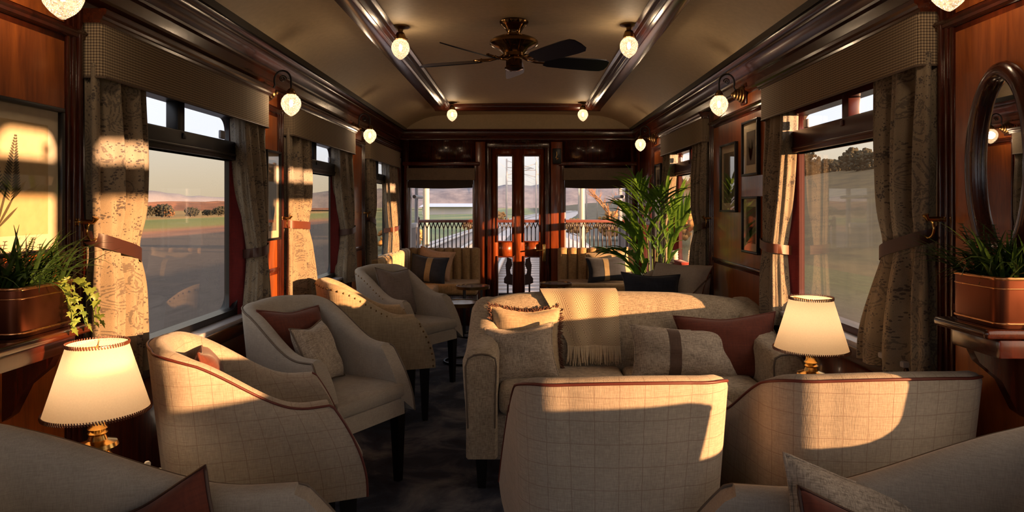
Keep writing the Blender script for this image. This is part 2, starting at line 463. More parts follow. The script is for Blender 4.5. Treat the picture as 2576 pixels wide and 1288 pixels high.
    # the flat rail under the frieze, piece by piece between the pelmets
PEL = {-1: [(2.19, 3.64), (4.02, 5.53), (6.09, 7.54)], 1: [(2.16, 3.59), (4.78, 6.19)]}
piers = {-1: [(1.2, 2.19), (3.64, 4.02), (5.53, 6.09), (7.54, END)], 1: [(1.66, 2.16), (3.59, 4.78), (6.19, 6.88)]}
for s in (-1, 1):
    for (a, b) in piers[s]:
        mb = MB()
        zr = .545 if s < 0 else .565
        if a > 1.5: a2 = a
        else: a2 = a
        mb.extr([(SX(s, x), EYE + z) for x, z in [(1.395, zr + .016), (1.364, zr + .016), (1.358, zr + .006), (1.366, zr), (1.367, zr - .009), (1.375, zr - .015), (1.395, zr - .015)]], a2, b)
        # upright mouldings at the two edges of the pier
        for yy, dr in ((a + .045, 1), (b - .045, -1)):
            if (yy < 1.3) or yy > END - .02: continue
            w = .045
            for k, (o, h) in enumerate(((0, .012), (.02, .02), (-.022, .008))):
                mb.box(min(SX(s, 1.39), SX(s, HW - h)), max(SX(s, 1.39), SX(s, HW - h)), yy + o - .009, yy + o + .009, .12, EYE + .66, .004, 2)
        trim(mb, M['wood_y'] if False else M['wood_dark'], 'upright mahogany mouldings of a window pier')
        # veneer panel let into the pier, above and below the rail
        mb = MB()
        for z0, z1 in ((EYE + zr + .025, EYE + .655), (EYE - .36 if a > 3 else EYE - .30, EYE + zr - .035), (.16, EYE - .40)):
            if b - a > .25: mb.box(min(SX(s, HW - .004), SX(s, 1.39)), max(SX(s, HW - .004), SX(s, 1.39)), a + .085, b - .085, z0, z1)
        if mb.v: trim(mb, M['veneer'], 'figured veneer panels of a window pier')
        # frame of the big panel
        mb = MB()
        z0, z1 = (EYE - .36 if a > 3 else EYE - .30), EYE + zr - .035
        for zz in (z0 - .012, -1):
            if zz > 0 and b - a > .3: mb.box(min(SX(s, HW - .016), SX(s, 1.39)), max(SX(s, HW - .016), SX(s, 1.39)), a + .08, b - .08, zz - .012, zz + .012, .005, 2)
        if mb.v: trim(mb, M['wood_dark'], 'moulding below a pier panel')

# ceiling beams: two long, one across (and one behind the viewer)
BY = 7.03
for s in (-1, 1):
    pr = [(.70, 1.07), (.70, 1.045), (.715, 1.034), (.722, 1.036), (.735, 1.020), (.742, 1.022), (.756, 1.006), (.764, 1.008), (.775, .996), (.785, .990), (.86, .990), (.866, .996), (.866, 1.07)]
    mb = MB(); mb.extr([(SX(s, x), EYE + z) for x, z in pr], -1.5, BY + .02)
    trim(mb, M['wood_y'], 'reeded mahogany ceiling beam')
for y0, d in ((BY, 1), (-1.5, -1)):
    mb = MB()
    mb.extrx([(y0, EYE + 1.07), (y0, EYE + 1.043), (y0 + d * .012, EYE + 1.035), (y0 + d * .014, EYE + 1.012), (y0 + d * .03, EYE + .992), (y0 + d * .10, EYE + .99), (y0 + d * .10, EYE + 1.07)], SX(-1, .868), SX(1, .868))
    trim(mb, M['wood_x'], 'mahogany beam across the ceiling')

# ------------------------------------------------------------------ side windows
def rrect(a0, a1, z0, z1, r, n=6, corners=(1, 1, 1, 1)):
    """points (a,z) counter-clockwise from bottom left; corners: bl, br, tr, tl rounded?"""
    P = []
    for (ca, cz, st, on) in ((a0, z0, 180, corners[0]), (a1, z0, 270, corners[1]), (a1, z1, 0, corners[2]), (a0, z1, 90, corners[3])):
        rr = r if on else .002
        oa = ca + (rr if ca == a0 else -rr); oz = cz + (rr if cz == z0 else -rr)
        for k in range(n + 1):
            t = R(st + 90 * k / n); P.append((oa + rr * math.cos(t), oz + rr * math.sin(t)))
    return P
def ring_plate(mb, outer, inner, x0, x1):
    """plate in the y-z plane between two outlines with the same number of points"""
    rows = [[(x, a, z) for a, z in o] for x, o in ((x0, outer), (x0, inner), (x1, inner), (x1, outer))]
    mb.grid(rows, closed_u=True, closed_v=True)
wn = 0
for s, W, Z in ((-1, WL, ZL), (1, WR, ZR)):
    for (a, b) in W:
        wn += 1; Z = zset(s, a)
        z0, z1 = EYE + Z['bot'], EYE + Z['top']; t0, t1 = EYE + Z['t0'], EYE + Z['t1']
        g = SX(s, 1.4425)
        root = thing('window_%d' % wn, None, None, (g, (a + b) / 2, z0)); root['kind'] = 'structure'
        mw = M['winframe'] if s < 0 else M['winframe_red']
        mb = MB()
        xi, xo = SX(s, 1.405), SX(s, 1.475)
        o1 = rrect(a - .05, b + .05, z0 - .06, t0 + .02, .004); i1 = rrect(a, b, z0, t0, .075, corners=(1, 1, 0, 0))
        ring_plate(mb, o1, i1, xi, xo)
        o2 = rrect(a - .05, b + .05, t1 - .02, z1 + .05, .004); i2 = rrect(a, b, t1, z1, .06, corners=(0, 0, 1, 1))
        ring_plate(mb, o2, i2, xi, xo)
        mb.build('window_frame', mw, root)
        mb = MB(); mb.box(min(SX(s, 1.392), xo), max(SX(s, 1.392), xo), a - .05, b + .05, t0, t1, .006)
        mb.box(min(SX(s, 1.384), SX(s, 1.40)), max(SX(s, 1.384), SX(s, 1.40)), a + .02, b - .02, t0 + .018, t0 + .03, .004)
        mb.build('transom', mw, root)
        c = (a + b) / 2 - .04
        mb = MB(); mb.box(min(SX(s, 1.40), SX(s, 1.455)), max(SX(s, 1.40), SX(s, 1.455)), c - .03, c + .03, t1 - .02, z1 + .02, .008)
        mb.box(min(SX(s, 1.385), SX(s, 1.40)), max(SX(s, 1.385), SX(s, 1.40)), c - .012, c + .012, t1 - .035, t1 - .01, .004)
        if b - a > .5: mb.build('vent_post', mw, root)
        mb = MB(); mb.box(min(SX(s, 1.42), SX(s, 1.435)), max(SX(s, 1.42), SX(s, 1.435)), (b - .16) if b - a > .5 else b - .06, (b - .11) if b - a > .5 else b - .03, t1 + .008, t1 + .05, .006)
        mb.build('vent_catch', M['sill'], root)
        mb = MB(); mb.box(min(g, g + s * .005), max(g, g + s * .005), a - .02, b + .02, z0 - .03, t0 + .02); mb.build('main_pane', M['pane'], root)
        mb = MB(); mb.box(min(g, g + s * .005), max(g, g + s * .005), a - .02, b + .02, t1 - .01, z1 + .02); mb.build('vent_pane', M['pane_clear'], root)
        mb = MB(); mb.box(min(SX(s, 1.335), SX(s, 1.43)), max(SX(s, 1.335), SX(s, 1.43)), a - .05, b + .05, z0 - .052, z0 - .03, .006)
        mb.build('window_sill', M['sill'], root)
        mb = MB(); mb.box(min(SX(s, 1.345), SX(s, 1.40)), max(SX(s, 1.345), SX(s, 1.40)), a - .05, b + .05, z0 - .12, z0 - .052, .008)
        mb.build('sill_moulding', M['wood_y'], root)

# ------------------------------------------------------------------ end wall woodwork, windows, door
mb = MB()
mb.extrx([(END, EYE + .885), (END - .045, EYE + .885), (END - .05, EYE + .872), (END - .03, EYE + .855), (END - .026, EYE + .80), (END - .018, EYE + .79), (END - .016, EYE + .765), (END, EYE + .755)], SX(-1, HW), SX(1, HW))
trim(mb, M['wood_x'], 'mahogany cornice across the end wall')
for (a, b) in EW:
    mb = MB()
    for x0, x1 in ((a - .05, a), (b, b + .05)): mb.box(x0, x1, END - .025, END + .01, ZE['bot'] - .05, ZE['top'] + .05, .008)
    mb.box(a - .07, b + .07, END - .035, END + .01, ZE['top'] + .04, ZE['top'] + .085, .01)
    mb.box(a - .07, b + .07, END - .035, END + .01, ZE['bot'] - .07, ZE['bot'] - .03, .01)
    trim(mb, M['wood'], 'mahogany casing round an end window')
mb = MB()
for x0, x1 in ((DOOR[0] - .055, DOOR[0]), (DOOR[1], DOOR[1] + .055)): mb.box(x0, x1, END - .03, END + .02, 0, EYE + .72, .01)
mb.box(DOOR[0] - .055, DOOR[1] + .055, END - .034, END + .02, EYE + .665, EYE + .73, .01)
trim(mb, M['wood_dark'], 'mahogany door casing')
mb = MB()
for x0, x1 in ((-.545, -.43), (.335, .47)):
    mb.box(x0, x1, END - .012, END + .01, .1, EYE + .74, .006)
trim(mb, M['door_wood'], 'flat mahogany uprights beside the door')
for k, (a, b) in enumerate(EW):
    root = thing('window_%d' % (wn + 1 + k), None, None, (a, END, ZE['bot'])); root['kind'] = 'structure'
    mb = MB(); t = .016
    for x0, x1, z0, z1 in ((a, a + t, ZE['bot'], ZE['top']), (b - t, b, ZE['bot'], ZE['top']), (a, b, ZE['bot'], ZE['bot'] + t), (a, b, ZE['top'] - t, ZE['top'])):
        mb.box(x0, x1, END + .02, END + .05, z0, z1)
    mb.build('window_frame', M['sill'], root)
    mb = MB(); mb.box(a, b, END + .035, END + .04, ZE['bot'], ZE['top']); mb.build('window_pane', M['pane_end'], root)
for k, (a, b) in enumerate(BW):  # added fill-light windows in the back wall, out of view
    root = thing('window_%d' % (wn + 3 + k), None, None, (a, BACK, .72)); root['kind'] = 'structure'
    mb = MB(); t = .03
    for x0, x1, z0, z1 in ((a, a + t, .72, 2.05), (b - t, b, .72, 2.05), (a + t, b - t, .72, .72 + t), (a + t, b - t, 2.05 - t, 2.05)): mb.box(x0, x1, BACK - .06, BACK + .01, z0, z1, .004)
    mb.build('window_frame', M['wood_dark'], root)
    mb = MB(); mb.box(a + .01, b - .01, BACK - .04, BACK - .035, .73, 2.04); mb.build('window_pane', M['pane_clear'], root)
root = thing('door_1', None, None, ((DOOR[0] + DOOR[1]) / 2, END, 0)); root['kind'] = 'structure'
pan = []
for x0, x1 in ((-.285, -.120), (.026, .196)):
    pan += [(x0, x1, EYE - .418, EYE + .571), (x0 + .006, x1 + .006, EYE - 1.125, EYE - .613)]
mb = MB(); wall_with_holes(mb, 'y', DOOR[0], DOOR[1], .01, EYE + .665, [(p[0], p[1], p[2], p[3]) for p in pan], END + .012, END + .055)
mb.build('door_leaf', M['door_wood'], root, smooth_deg=None)
mb = MB()
for (x0, x1, z0, z1) in pan:
    w = .018
    for q in ((x0 - w, x0, z0 - w, z1 + w), (x1, x1 + w, z0 - w, z1 + w), (x0, x1, z0 - w, z0), (x0, x1, z1, z1 + w)): mb.box(q[0], q[1], END, END + .03, q[2], q[3], .006)
mb.build('glazing_bead', M['wood'], root)
for (x0, x1, z0, z1) in pan:
    mb = MB(); mb.box(x0, x1, END + .035, END + .039, z0, z1); mb.build('door_pane', M['pane_end'], root)
mb = MB(); mb.box(.235, .283, END - .03, END + .012, EYE - .66, EYE - .45, .012, 3)
mb.tube([(.259, END - .03, EYE - .52), (.259, END - .075, EYE - .52), (.20, END - .08, EYE - .525), (.165, END - .075, EYE - .53)], .008)
mb.build('door_handle', M['brass'], root)
mb = MB(); mb.box(.262, .288, END - .015, END + .012, EYE + .27, EYE + .295, .004); mb.build('door_catch', M['brass'], root)
t = thing('alarm_box', 'small black box with brass lettering plate high beside the end door', 'alarm box', (.40, END - .02, EYE + .57))
mb = MB(); mb.box(.355, .455, END - .045, END - .013, EYE + .48, EYE + .66, .008); mb.build('box_body', M['black'], t)
mb = MB(); mb.tube([(.40, END - .05, EYE + .62), (.405, END - .052, EYE + .58), (.39, END - .05, EYE + .55), (.42, END - .05, EYE + .54)], .004); mb.ball((.405, END - .05, EYE + .53), .008); mb.build('pull_hook', M['brass'], t)
# ------------------------------------------------------------------ tub chairs
def tub_chair(name, label, loc, yaw, w=.51, cloth='check', inner='linen', pip='piping_red', nails=False, depth=1.0, group='tub armchairs'):
    """front faces local +x; right-hand side is local -y"""
    t = thing(name, label, 'armchair', (loc[0], loc[1], 0), R(yaw), group)
    hb0, hb1 = w / 2 - .022, w / 2; hf0, hf1 = w / 2 + .024, w / 2 - .011
    ZB, ZT, ZK = .325, .655, .855
    def yfr(z):
        q = max(0, min(1, (ZT - z) / (ZT - .36)))
        return (.205 + .125 * (1 - (1 - q) ** 1.7)) * depth
    def outer(tt, z):
        a = abs(tt); sg = 1 if tt > 0 else -1
        q = max(0, min(1, (z - ZB) / (ZK - ZB)))
        hb = lerp(hb0, hb1, q); hf = lerp(hf0, hf1, min(1, q / .62)); yb = lerp(-.268, -.322, q) * depth; rc = .13
        if a < .3:
            k = a / .3; return Vector((yb + .022 * k * k - .022, sg * (hb - rc) * k))
        if a < .5:
            th = (a - .3) / .2 * PI / 2
            return Vector((yb + rc - rc * math.cos(th), sg * (hb - rc + rc * math.sin(th))))
        k = (a - .5) / .5
        return Vector((lerp(yb + rc, yfr(z), k), sg * (lerp(hb, hf, k) + .012 * math.sin(PI * k))))
    def ztop(tt):
        a = abs(tt)
        k = (a - .36) / .56
        z = ZT + (ZK - ZT) * (1 - smooth(k)) - .010 * (min(1, a / .36)) ** 2
        return z
    def nrm(tt, z):
        e = .004; p = outer(max(-1, tt - e), z); q = outer(min(1, tt + e), z); d = q - p
        if d.length < 1e-9: return Vector((0, 1))
        d.normalize(); n = Vector((-d.y, d.x))       # pointing inward?
        c = Vector((.05, 0)) - outer(tt, z)
        return n if n.dot(c) > 0 else -n
    TS = sorted(set([i / 44 - 1 for i in range(89)]))
    TH = .07
    NR = 11
    rows, uvs = [], []
    arc = 0; prev = None
    for tt in TS:
        zt = ztop(tt); r = TH / 2
        p0 = outer(tt, .6)
        if prev is not None: arc += (p0 - prev).length
        prev = p0
        ring = []; uv = []
        for k in range(NR):
            z = lerp(ZB, zt - r * .8, k / (NR - 1)); o = outer(tt, z); ring.append((o.x, o.y, z)); uv.append((arc, z))
        n = nrm(tt, zt); o = outer(tt, zt)
        for k in range(1, 6):
            a = PI * k / 6; d = TH / 2 - r * math.cos(a); ring.append((o.x + n.x * d, o.y + n.y * d, zt - r * .8 + r * .8 * math.sin(a))); uv.append((arc, zt + .02 * k))
        for k in range(NR):
            z = lerp(zt - r * .8, .40, k / (NR - 1)); o = outer(tt, z); n = nrm(tt, z)
            d = TH + (.03 * math.sin(min(1, (zt - z) / .35) * PI / 2) if abs(tt) < .5 else .012 * math.sin(min(1, (zt - z) / .2) * PI / 2))
            ring.append((o.x + n.x * d, o.y + n.y * d, z)); uv.append((arc, z))
        rows.append(ring); uvs.append(uv)
    mb = MB(); mb.grid(rows, uv=uvs)
    for row, uv in ((rows[0], uvs[0]), (rows[-1], uvs[-1])):
        L = len(row)
        for k in range(L // 2):
            a, b, c, d = k, k + 1, L - 2 - k, L - 1 - k
            if b >= c:
                if b == c: mb.add([row[a], row[b], row[d]], [(0, 1, 2)], [uv[a], uv[b], uv[d]])
                break
            mb.add([row[a], row[b], row[c], row[d]], [(0, 1, 2, 3)], [uv[a], uv[b], (uv[c][0] + .06, uv[c][1]), (uv[d][0] + .06, uv[d][1])])
    mb.cur = 0
    # two cloths: outside and inside share one mesh when the same
    mb.build('back_and_arms', M[cloth], t, 50, world=False)
    # apron and seat
    out = [(outer(tt, .38) + nrm(tt, .38) * (TH - .006)) for tt in TS]
    fx = yfr(.38) - .006
    def ringat(z, sc, front):
        c = Vector((.03, 0)); pts = []
        for p in out:
            q = c + (p - c) * sc; pts.append((min(q.x, front), q.y, z))
        return pts
    mb = MB(); mb.loft([ringat(ZB + .002, 1, fx + .02), ringat(.40, 1, fx)]); mb.build('seat_apron', M[inner], t, 45, world=False)
    mb = MB()
    f2 = fx + .004
    mb.loft([ringat(.402, .96, f2), ringat(.412, .99, f2 + .01), ringat(.448, .995, f2 + .012), ringat(.466, .97, f2), ringat(.476, .85, f2 - .06), ringat(.481, .5, 1), ringat(.482, .12, 1)])
    mb.build('seat_cushion', M[inner], t, 60, world=False)
    for sx, sy in ((1, 1), (1, -1), (-1, 1), (-1, -1)):
        x0 = (.275 if sx > 0 else -.215) * depth; y0 = sy * (w / 2 - .035); mb = MB()
        rr = []
        for z, h, dx in ((0, .015, .012 * sx if sx < 0 else .004), (.33, .026, 0)):
            rr.append([(x0 + dx + i * h, y0 + j * h, z) for i, j in ((-1, -1), (1, -1), (1, 1), (-1, 1))])
        mb.loft(rr); mb.build('leg', M['leg'], t, 30, world=False)
    path = []
    for k in range(12):
        z = lerp(ZB, ZT - .03, k / 11); o = outer(-1, z); path.append(Vector((o.x, o.y, z)))
    for tt in TS:
        zt = ztop(tt); o = outer(tt, zt); n = nrm(tt, zt); path.append(Vector((o.x + n.x * .004, o.y + n.y * .004, zt - .012)))
    for k in range(12):
        z = lerp(ZT - .03, ZB, k / 11); o = outer(1, z); path.append(Vector((o.x, o.y, z)))
    if pip:
        mb = MB(); mb.tube(path, .0042, 7); mb.build('piping', M[pip], t, 60, world=False)
    if nails:
        acc = 0; nxt = .012; head = None
        for i in range(1, len(path)):
            seg = path[i] - path[i - 1]; L = seg.length
            while acc + L > nxt:
                p = path[i - 1] + seg * ((nxt - acc) / L)
                q = Vector((p.x, p.y, p.z - .016)) if 10 < i < len(path) - 10 else Vector((p.x - .014, p.y, p.z))
                if head is None:
                    mb = MB(); mb.ball((0, 0, 0), .0064, 8, 4); head = mb.build('nailhead', M['bronze'], t, 60, world=False); o = head
                else:
                    o = head.copy(); C.objects.link(o); o.parent = t
                o.location = q; nxt += .036
            acc += L
    return t
FX, FG = 'check', 'tub armchairs along the left wall'
tub_chair('tub_chair', 'check tub armchair with oxblood piping turned away, behind the lit lamp on the left', (-.932, 2.382), 24, .51, 'check', 'linen', 'piping_red', group=FG)
tub_chair('tub_chair', 'plain beige tub armchair under the nearest left window, holding a rust and a tweed cushion', (-.938, 3.148), -31, .51, 'linen', 'linen', 'piping_grey', group=FG)
tub_chair('tub_chair', 'woven tub armchair studded with nailheads, turned away and sunlit along its top edge', (-.927, 4.195), 21, .51, 'wool', 'linen', None, True, group=FG)
tub_chair('tub_chair', 'grey studded tub armchair facing the aisle, holding a mauve-grey cushion', (-.866, 4.944), -33.5, .51, 'linen', 'linen', None, True, group=FG)
tub_chair('tub_chair', 'beige tub armchair seen from above in the near left corner, holding a rust cushion', (-.760, 1.319), 13, .52, 'linen', 'linen', 'piping_grey', depth=1.35, group='tub armchairs nearest the viewer')
tub_chair('tub_chair', 'dark shaded tub armchair in the near right corner, its arm sloping below the mirror wall', (.725, 1.309), 167, .52, 'linen', 'linen', 'piping_grey', depth=1.35, group='tub armchairs nearest the viewer')
tub_chair('tub_chair', 'check tub armchair seen from behind in front of the sofa, its curved back sunlit', (.262, 2.07), 93.5, .60, 'check', 'linen', 'piping_red', group='tub armchairs turned towards the sofa')
tub_chair('tub_chair', 'check tub armchair seen from behind beside the right wall, in front of the lit lamp', (.965, 2.11), 94.5, .63, 'check', 'linen', 'piping_red', group='tub armchairs turned towards the sofa')
tub_chair('tub_chair', 'cream tub armchair behind the sofa against the right wall under the framed prints', (.90, 4.58), 214, .56, 'linen', 'linen', 'piping_grey', group='tub armchairs by the right wall')

# ------------------------------------------------------------------ sofa across the carriage
def sofa():
    t = thing('sofa', 'oatmeal tweed sofa with arched back facing the viewer across the carriage', 'sofa', (.48, 3.4, 0))
    X0, X1, YF, YB = -.255, 1.268, 3.03, 3.74
    AW = .145
    # back
    rows, uvs = [], []
    NX = 40
    for i in range(NX + 1):
        x = lerp(X0 + .02, X1 - .02, i / NX); u = (x - (X0 + X1) / 2) / ((X1 - X0) / 2)
        zt = .842 - .055 * abs(u) ** 3.2 - .01 * u
        ed = .03 * abs(u) ** 14
        prof = [(3.50, .40), (3.485, .50), (3.49, .60), (3.505, .70), (3.515, zt - .07), (3.53, zt - .03), (3.555, zt - .006), (3.60, zt), (3.645, zt - .008), (3.675, zt - .035), (3.69, zt - .09), (3.70, .55), (3.72, .16)]
        rows.append([(x, y + (ed if y < 3.6 else -ed), z - ed) for y, z in prof]); uvs.append([(x, .1 * j) for j in range(len(prof))])
    mb = MB(); mb.grid(rows, uv=uvs)
    for r in (rows[0], rows[-1]): mb.ngon(r)
    mb.build('backrest', M['tweed'], t, 50)
    for s in (0, 1):
        xo = X0 if s == 0 else X1; d = 1 if s == 0 else -1
        rows = []
        NY = 26
        for j in range(NY + 1):
            k = j / NY; y = lerp(YF, 3.70, k)
            zt = lerp(.655, .80, smooth((k - .25) / .75)) - .03 * (1 - min(1, k / .10)) ** 2
            bul = .012
            pr = [(0, .16), (.0, .35), (-bul, .5), (-bul - .004, zt - .06), (.005, zt - .025), (.035, zt - .004), (.07, zt), (.11, zt - .004), (.137, zt - .025), (.147, zt - .06), (AW, .5), (AW, .35), (AW, .16)]
            e = .012 * (1 - min(1, k / .06)) ** 2
            rows.append([(xo + d * (x + (e if x < .07 else -e)), y, z) for x, z in pr])
        mb = MB(); mb.grid(rows); mb.ngon(rows[0]); mb.ngon(rows[-1])
        arm = mb.build('arm', M['tweed'], t, 50)
        mb = MB(); path = []
        for x, z in [(.012, .30), (.006, .45), (.0, .575), (.012, .612), (.04, .628), (.072, .632), (.106, .628), (.134, .612), (.140, .575), (.135, .45), (.133, .30)]:
            path.append((xo + d * x, YF - .002, z))
        mb.tube(path, .0045, 6); mb.build('piping', M['piping_grey'], arm, 60)
    mb = MB(); mb.box(X0 + .02, X1 - .02, YF + .04, 3.68, .14, .345, .012); mb.build('base', M['tweed_grey'], t)
    for k in range(2):
        x0 = X0 + AW + .004 + k * .615; mb = MB(); mb.box(x0, x0 + .61, YF + .02, 3.495, .345, .475, .035, 4); mb.build('seat_cushion', M['tweed'], t, 50)
    for x in (X0 + .07, X1 - .07):
        for y in (YF + .09, 3.62):
            mb = MB(); mb.loft([[(x + i * .018, y + j * .018, 0) for i, j in ((-1, -1), (1, -1), (1, 1), (-1, 1))], [(x + i * .028, y + j * .028, .145) for i, j in ((-1, -1), (1, -1), (1, 1), (-1, 1))]]); mb.build('leg', M['leg'], t)
    return t
sofa()

# ------------------------------------------------------------------ cushions
def cushion(name, label, loc, rot, w, h, th, mat, cat='cushion', group=None, pip=None, fringe=None, band=None, seed=0, dent=.03, pinch=.11):
    """local x = width, z = height, y = thickness (front is -y); loc = centre"""
    t = thing(name, label, cat, loc, 0, group); t.rotation_euler = tuple(R(a) for a in rot)
    N = 26; rg = random.Random(seed)
    ph = [rg.uniform(0, 6.28) for _ in range(6)]
    def P(u, v, sgn):
        k = pinch + .02 * math.sin(ph[3])
        x = w / 2 * u * (1 - k * (1 - v * v)); z = h / 2 * v * (1 - k * (1 - u * u))
        f = ((1 - u ** 4) * (1 - v ** 4)); f = max(f, 0) ** .62
        wr = 1 + .07 * math.sin(3 * u + 2.2 * v + ph[0]) + .04 * math.sin(7 * u * v + ph[1]) + .03 * math.sin(9 * v + 4 * u + ph[2])
        z -= dent * h * math.exp(-(u * 2.2) ** 2) * max(0, v) ** 2
        return Vector((x, sgn * th / 2 * f * wr, z))
    mb = MB()
    for sg in (-1, 1):
        g = [[P(lerp(-1, 1, i / N), lerp(-1, 1, j / N), sg) for j in range(N + 1)] for i in range(N + 1)]
        uv = [[(i / N * w, j / N * h) for j in range(N + 1)] for i in range(N + 1)]
        mb.grid(g, uv=uv)
    mb.build('cushion_cover', mat, t, 70, world=False)
    edge = [P(lerp(-1, 1, i / N), -1, 1) for i in range(N)] + [P(1, lerp(-1, 1, i / N), 1) for i in range(N)] + [P(lerp(1, -1, i / N), 1, 1) for i in range(N)] + [P(-1, lerp(1, -1, i / N), 1) for i in range(N)]
    mb = MB(); mb.tube(edge, .0045, 6, closed=True); mb.build('piping', pip or mat, t, 60, world=False)
    if band:
        u0, u1, bm_ = band; mb = MB()
        for sg in (-1, 1):
            g = []
            for i in range(7):
                row = []
                for j in range(N + 1):
                    p = P(lerp(u0, u1, i / 6), lerp(-.995, .995, j / N), sg); p.y += sg * .0022; row.append(p)
                g.append(row)
            mb.grid(g)
        mb.build('stripe_band', bm_, t, 60, world=False)
    if fringe:
        mb = MB(); L = len(edge)
        for i in range(0, L * 9):
            f = i / 9; a = edge[int(f) % L]; b = edge[(int(f) + 1) % L]; p = a.lerp(b, f % 1); dr = Vector((p.x / w, 0, p.z / h)); dr.normalize()
            dr += Vector((rg.uniform(-.35, .35), rg.uniform(-.6, .6), rg.uniform(-.35, .35))); dr *= rg.uniform(.016, .028)
            e = Vector((rg.uniform(-.003, .003), 0, rg.uniform(-.003, .003)))
            mb.tube([p + e, p + e + dr * .6, p + e + dr + Vector((0, rg.uniform(-.004, .004), -.003))], [.0026, .0024, .0014], 4, cap=False)
        fo = mb.build('brush_fringe', fringe, t, 60, world=False); fo['kind'] = 'stuff'
    return t
SG = 'cushions on the sofa'
cushion('cushion', 'beige cushion with dark brown brush fringe leaning on the left of the sofa back', (.02, 3.43, .615), (-16, 3, 10), .37, .34, .12, M['wool'], group=SG, fringe=M['fringe'], seed=1)
cushion('cushion', 'square grey tweed cushion propped in front of the fringed one at the left sofa arm', (.0, 3.29, .575), (-24, -3, 10), .345, .285, .12, M['tweed_grey'], group=SG, seed=2, dent=.05)
cushion('cushion', 'oblong grey tweed cushion with a brown vertical band in the middle of the sofa', (.80, 3.33, .570), (-24, 2, 0), .54, .27, .13, M['tweed_grey'], group=SG, band=(-.34, -.12, M['brown_band']), seed=3)
cushion('cushion', 'large rust cushion at the right end of the sofa behind the lit lamp', (1.02, 3.36, .59), (-18, -4, -10), .50, .34, .13, M['rust'], group=SG, seed=4)
LG = 'cushions on the left armchairs'
def chair_pt(c, yaw, v, u, z):
    f = Vector((math.cos(R(yaw)), math.sin(R(yaw)))); l = Vector((-f.y, f.x))
    return (c[0] + f.x * v + l.x * u, c[1] + f.y * v + l.y * u, z)
C2 = ((-.938, 3.148), -31); C4 = ((-.866, 4.944), -33.5); C1 = ((-.932, 2.382), 24)
cushion('cushion', 'rust cushion with a peaked corner leaning in the armchair under the near left window', chair_pt(*C2, -.14, -.02, .655), (-22, 4, C2[1] + 90 + 2), .38, .33, .10, M['rust'], group=LG, seed=5)
cushion('cushion', 'square oatmeal tweed cushion in front of the rust one in the left armchair', chair_pt(*C2, .01, -.025, .615), (-25, 2, C2[1] + 90 + 22), .315, .295, .11, M['tweed_grey'], group=LG, pip=M['piping_grey'], seed=6)
cushion('cushion', 'mauve-grey cushion with dark tufted edge in the studded armchair facing the aisle', chair_pt(*C4, -.09, .02, .66), (-20, 6, C4[1] + 90 + 4), .38, .36, .11, fabric('mauve_cloth', lin(104, 92, 88), lin(128, 114, 108), 500), group=LG, pip=M['piping_grey'], seed=7)
cushion('cushion', 'rust cushion whose corner shows over the arm of the check armchair on the left', chair_pt(*C1, -.14, .06, .64), (-16, 4, C1[1] + 90), .36, .34, .10, M['rust'], group=LG, seed=8)
C0 = ((-.690, 1.335), 13); C5 = ((.655, 1.325), 167)
cushion('cushion', 'rust cushion with pointed corner in the near left armchair', (-.775, 1.42, .525), (-20, -24, 6), .32, .32, .10, M['rust'], group='cushions on the nearest chairs', pip=M['leather_dk'], seed=9)
cushion('cushion', 'pale tweed cushion just showing in front of the near left rust cushion', (-.735, 1.28, .565), (-14, -6, 8), .26, .22, .10, M['tweed_grey'], group='cushions on the nearest chairs', seed=10)
cushion('cushion', 'pale grey tweed cushion in the dark near right armchair', (.735, 1.46, .568), (-30, 15, 4), .36, .30, .11, M['tweed_grey'], group='cushions on the nearest chairs', seed=11)
cushion('cushion', 'rust cushion in front of the pale one in the near right armchair', (.70, 1.35, .548), (-28, 17, 4), .33, .28, .10, M['rust'], group='cushions on the nearest chairs', pip=M['leather_dk'], seed=12)

# throw over the sofa back
def throw():
    t = thing('throw', 'cream and taupe herringbone throw with tasselled end over the sofa back', 'throw', (.255, 3.6, .85))
    path = [(3.705, .66), (3.703, .74), (3.690, .80), (3.660, .838), (3.60, .852), (3.55, .846), (3.520, .822), (3.503, .785), (3.494, .74), (3.487, .66), (3.482, .63), (3.477, .60), (3.472, .575)]
    acc = [0]
    for i in range(1, len(path)): acc.append(acc[-1] + math.dist(path[i], path[i - 1]))
    rows, uvs = [], []
    NX = 30
    for i in range(NX + 1):
        u = i / NX; row = []; uv = []
        for j, (y, z) in enumerate(path):
            k = j / (len(path) - 1)
            x0 = lerp(.095, .235, smooth((k - .35) / .65)); x1 = lerp(.495, .505, k)
            dz = .008 * math.sin(u * 9 + k * 3); o = .006 * math.sin(u * 14 + j * .4) + .004
            x = lerp(x0, x1, u); hump = -.02 * abs((x - .48) / .74) ** 3.2
            row.append((x, y - (o if j > 4 else -o), z + hump + (.006 if 1 < j < 8 else 0) + (dz * .4 if j > 10 else 0))); uv.append((u * .42, acc[j]))
        rows.append(row); uvs.append(uv)
    mb = MB(); mb.grid(rows, uv=uvs)
    back = [[(p[0], p[1] + (.004 if j > 4 else -.004), p[2] - .004) for j, p in enumerate(r)] for r in rows]
    mb.grid(back, uv=uvs)
    mb.build('blanket', M['throw'], t, 70)
    mb = MB(); rg = random.Random(3)
    for i in range(70):
        p = Vector(rows[int(i / 70 * NX)][-1]).lerp(Vector(rows[min(NX, int(i / 70 * NX) + 1)][-1]), (i / 70 * NX) % 1)
        L = rg.uniform(.07, .098); s = rg.uniform(-.012, .012)
        mb.tube([p + Vector((0, 0, .004)), p + Vector((s * .4, -.006 + rg.uniform(-.004, .004), -L * .5)), p + Vector((s, -.008 + rg.uniform(-.008, .004), -L))], [.0034, .0036, .0022], 5)
    f = mb.build('tassel_fringe', M['cream'], t, 60); f['kind'] = 'stuff'
throw()

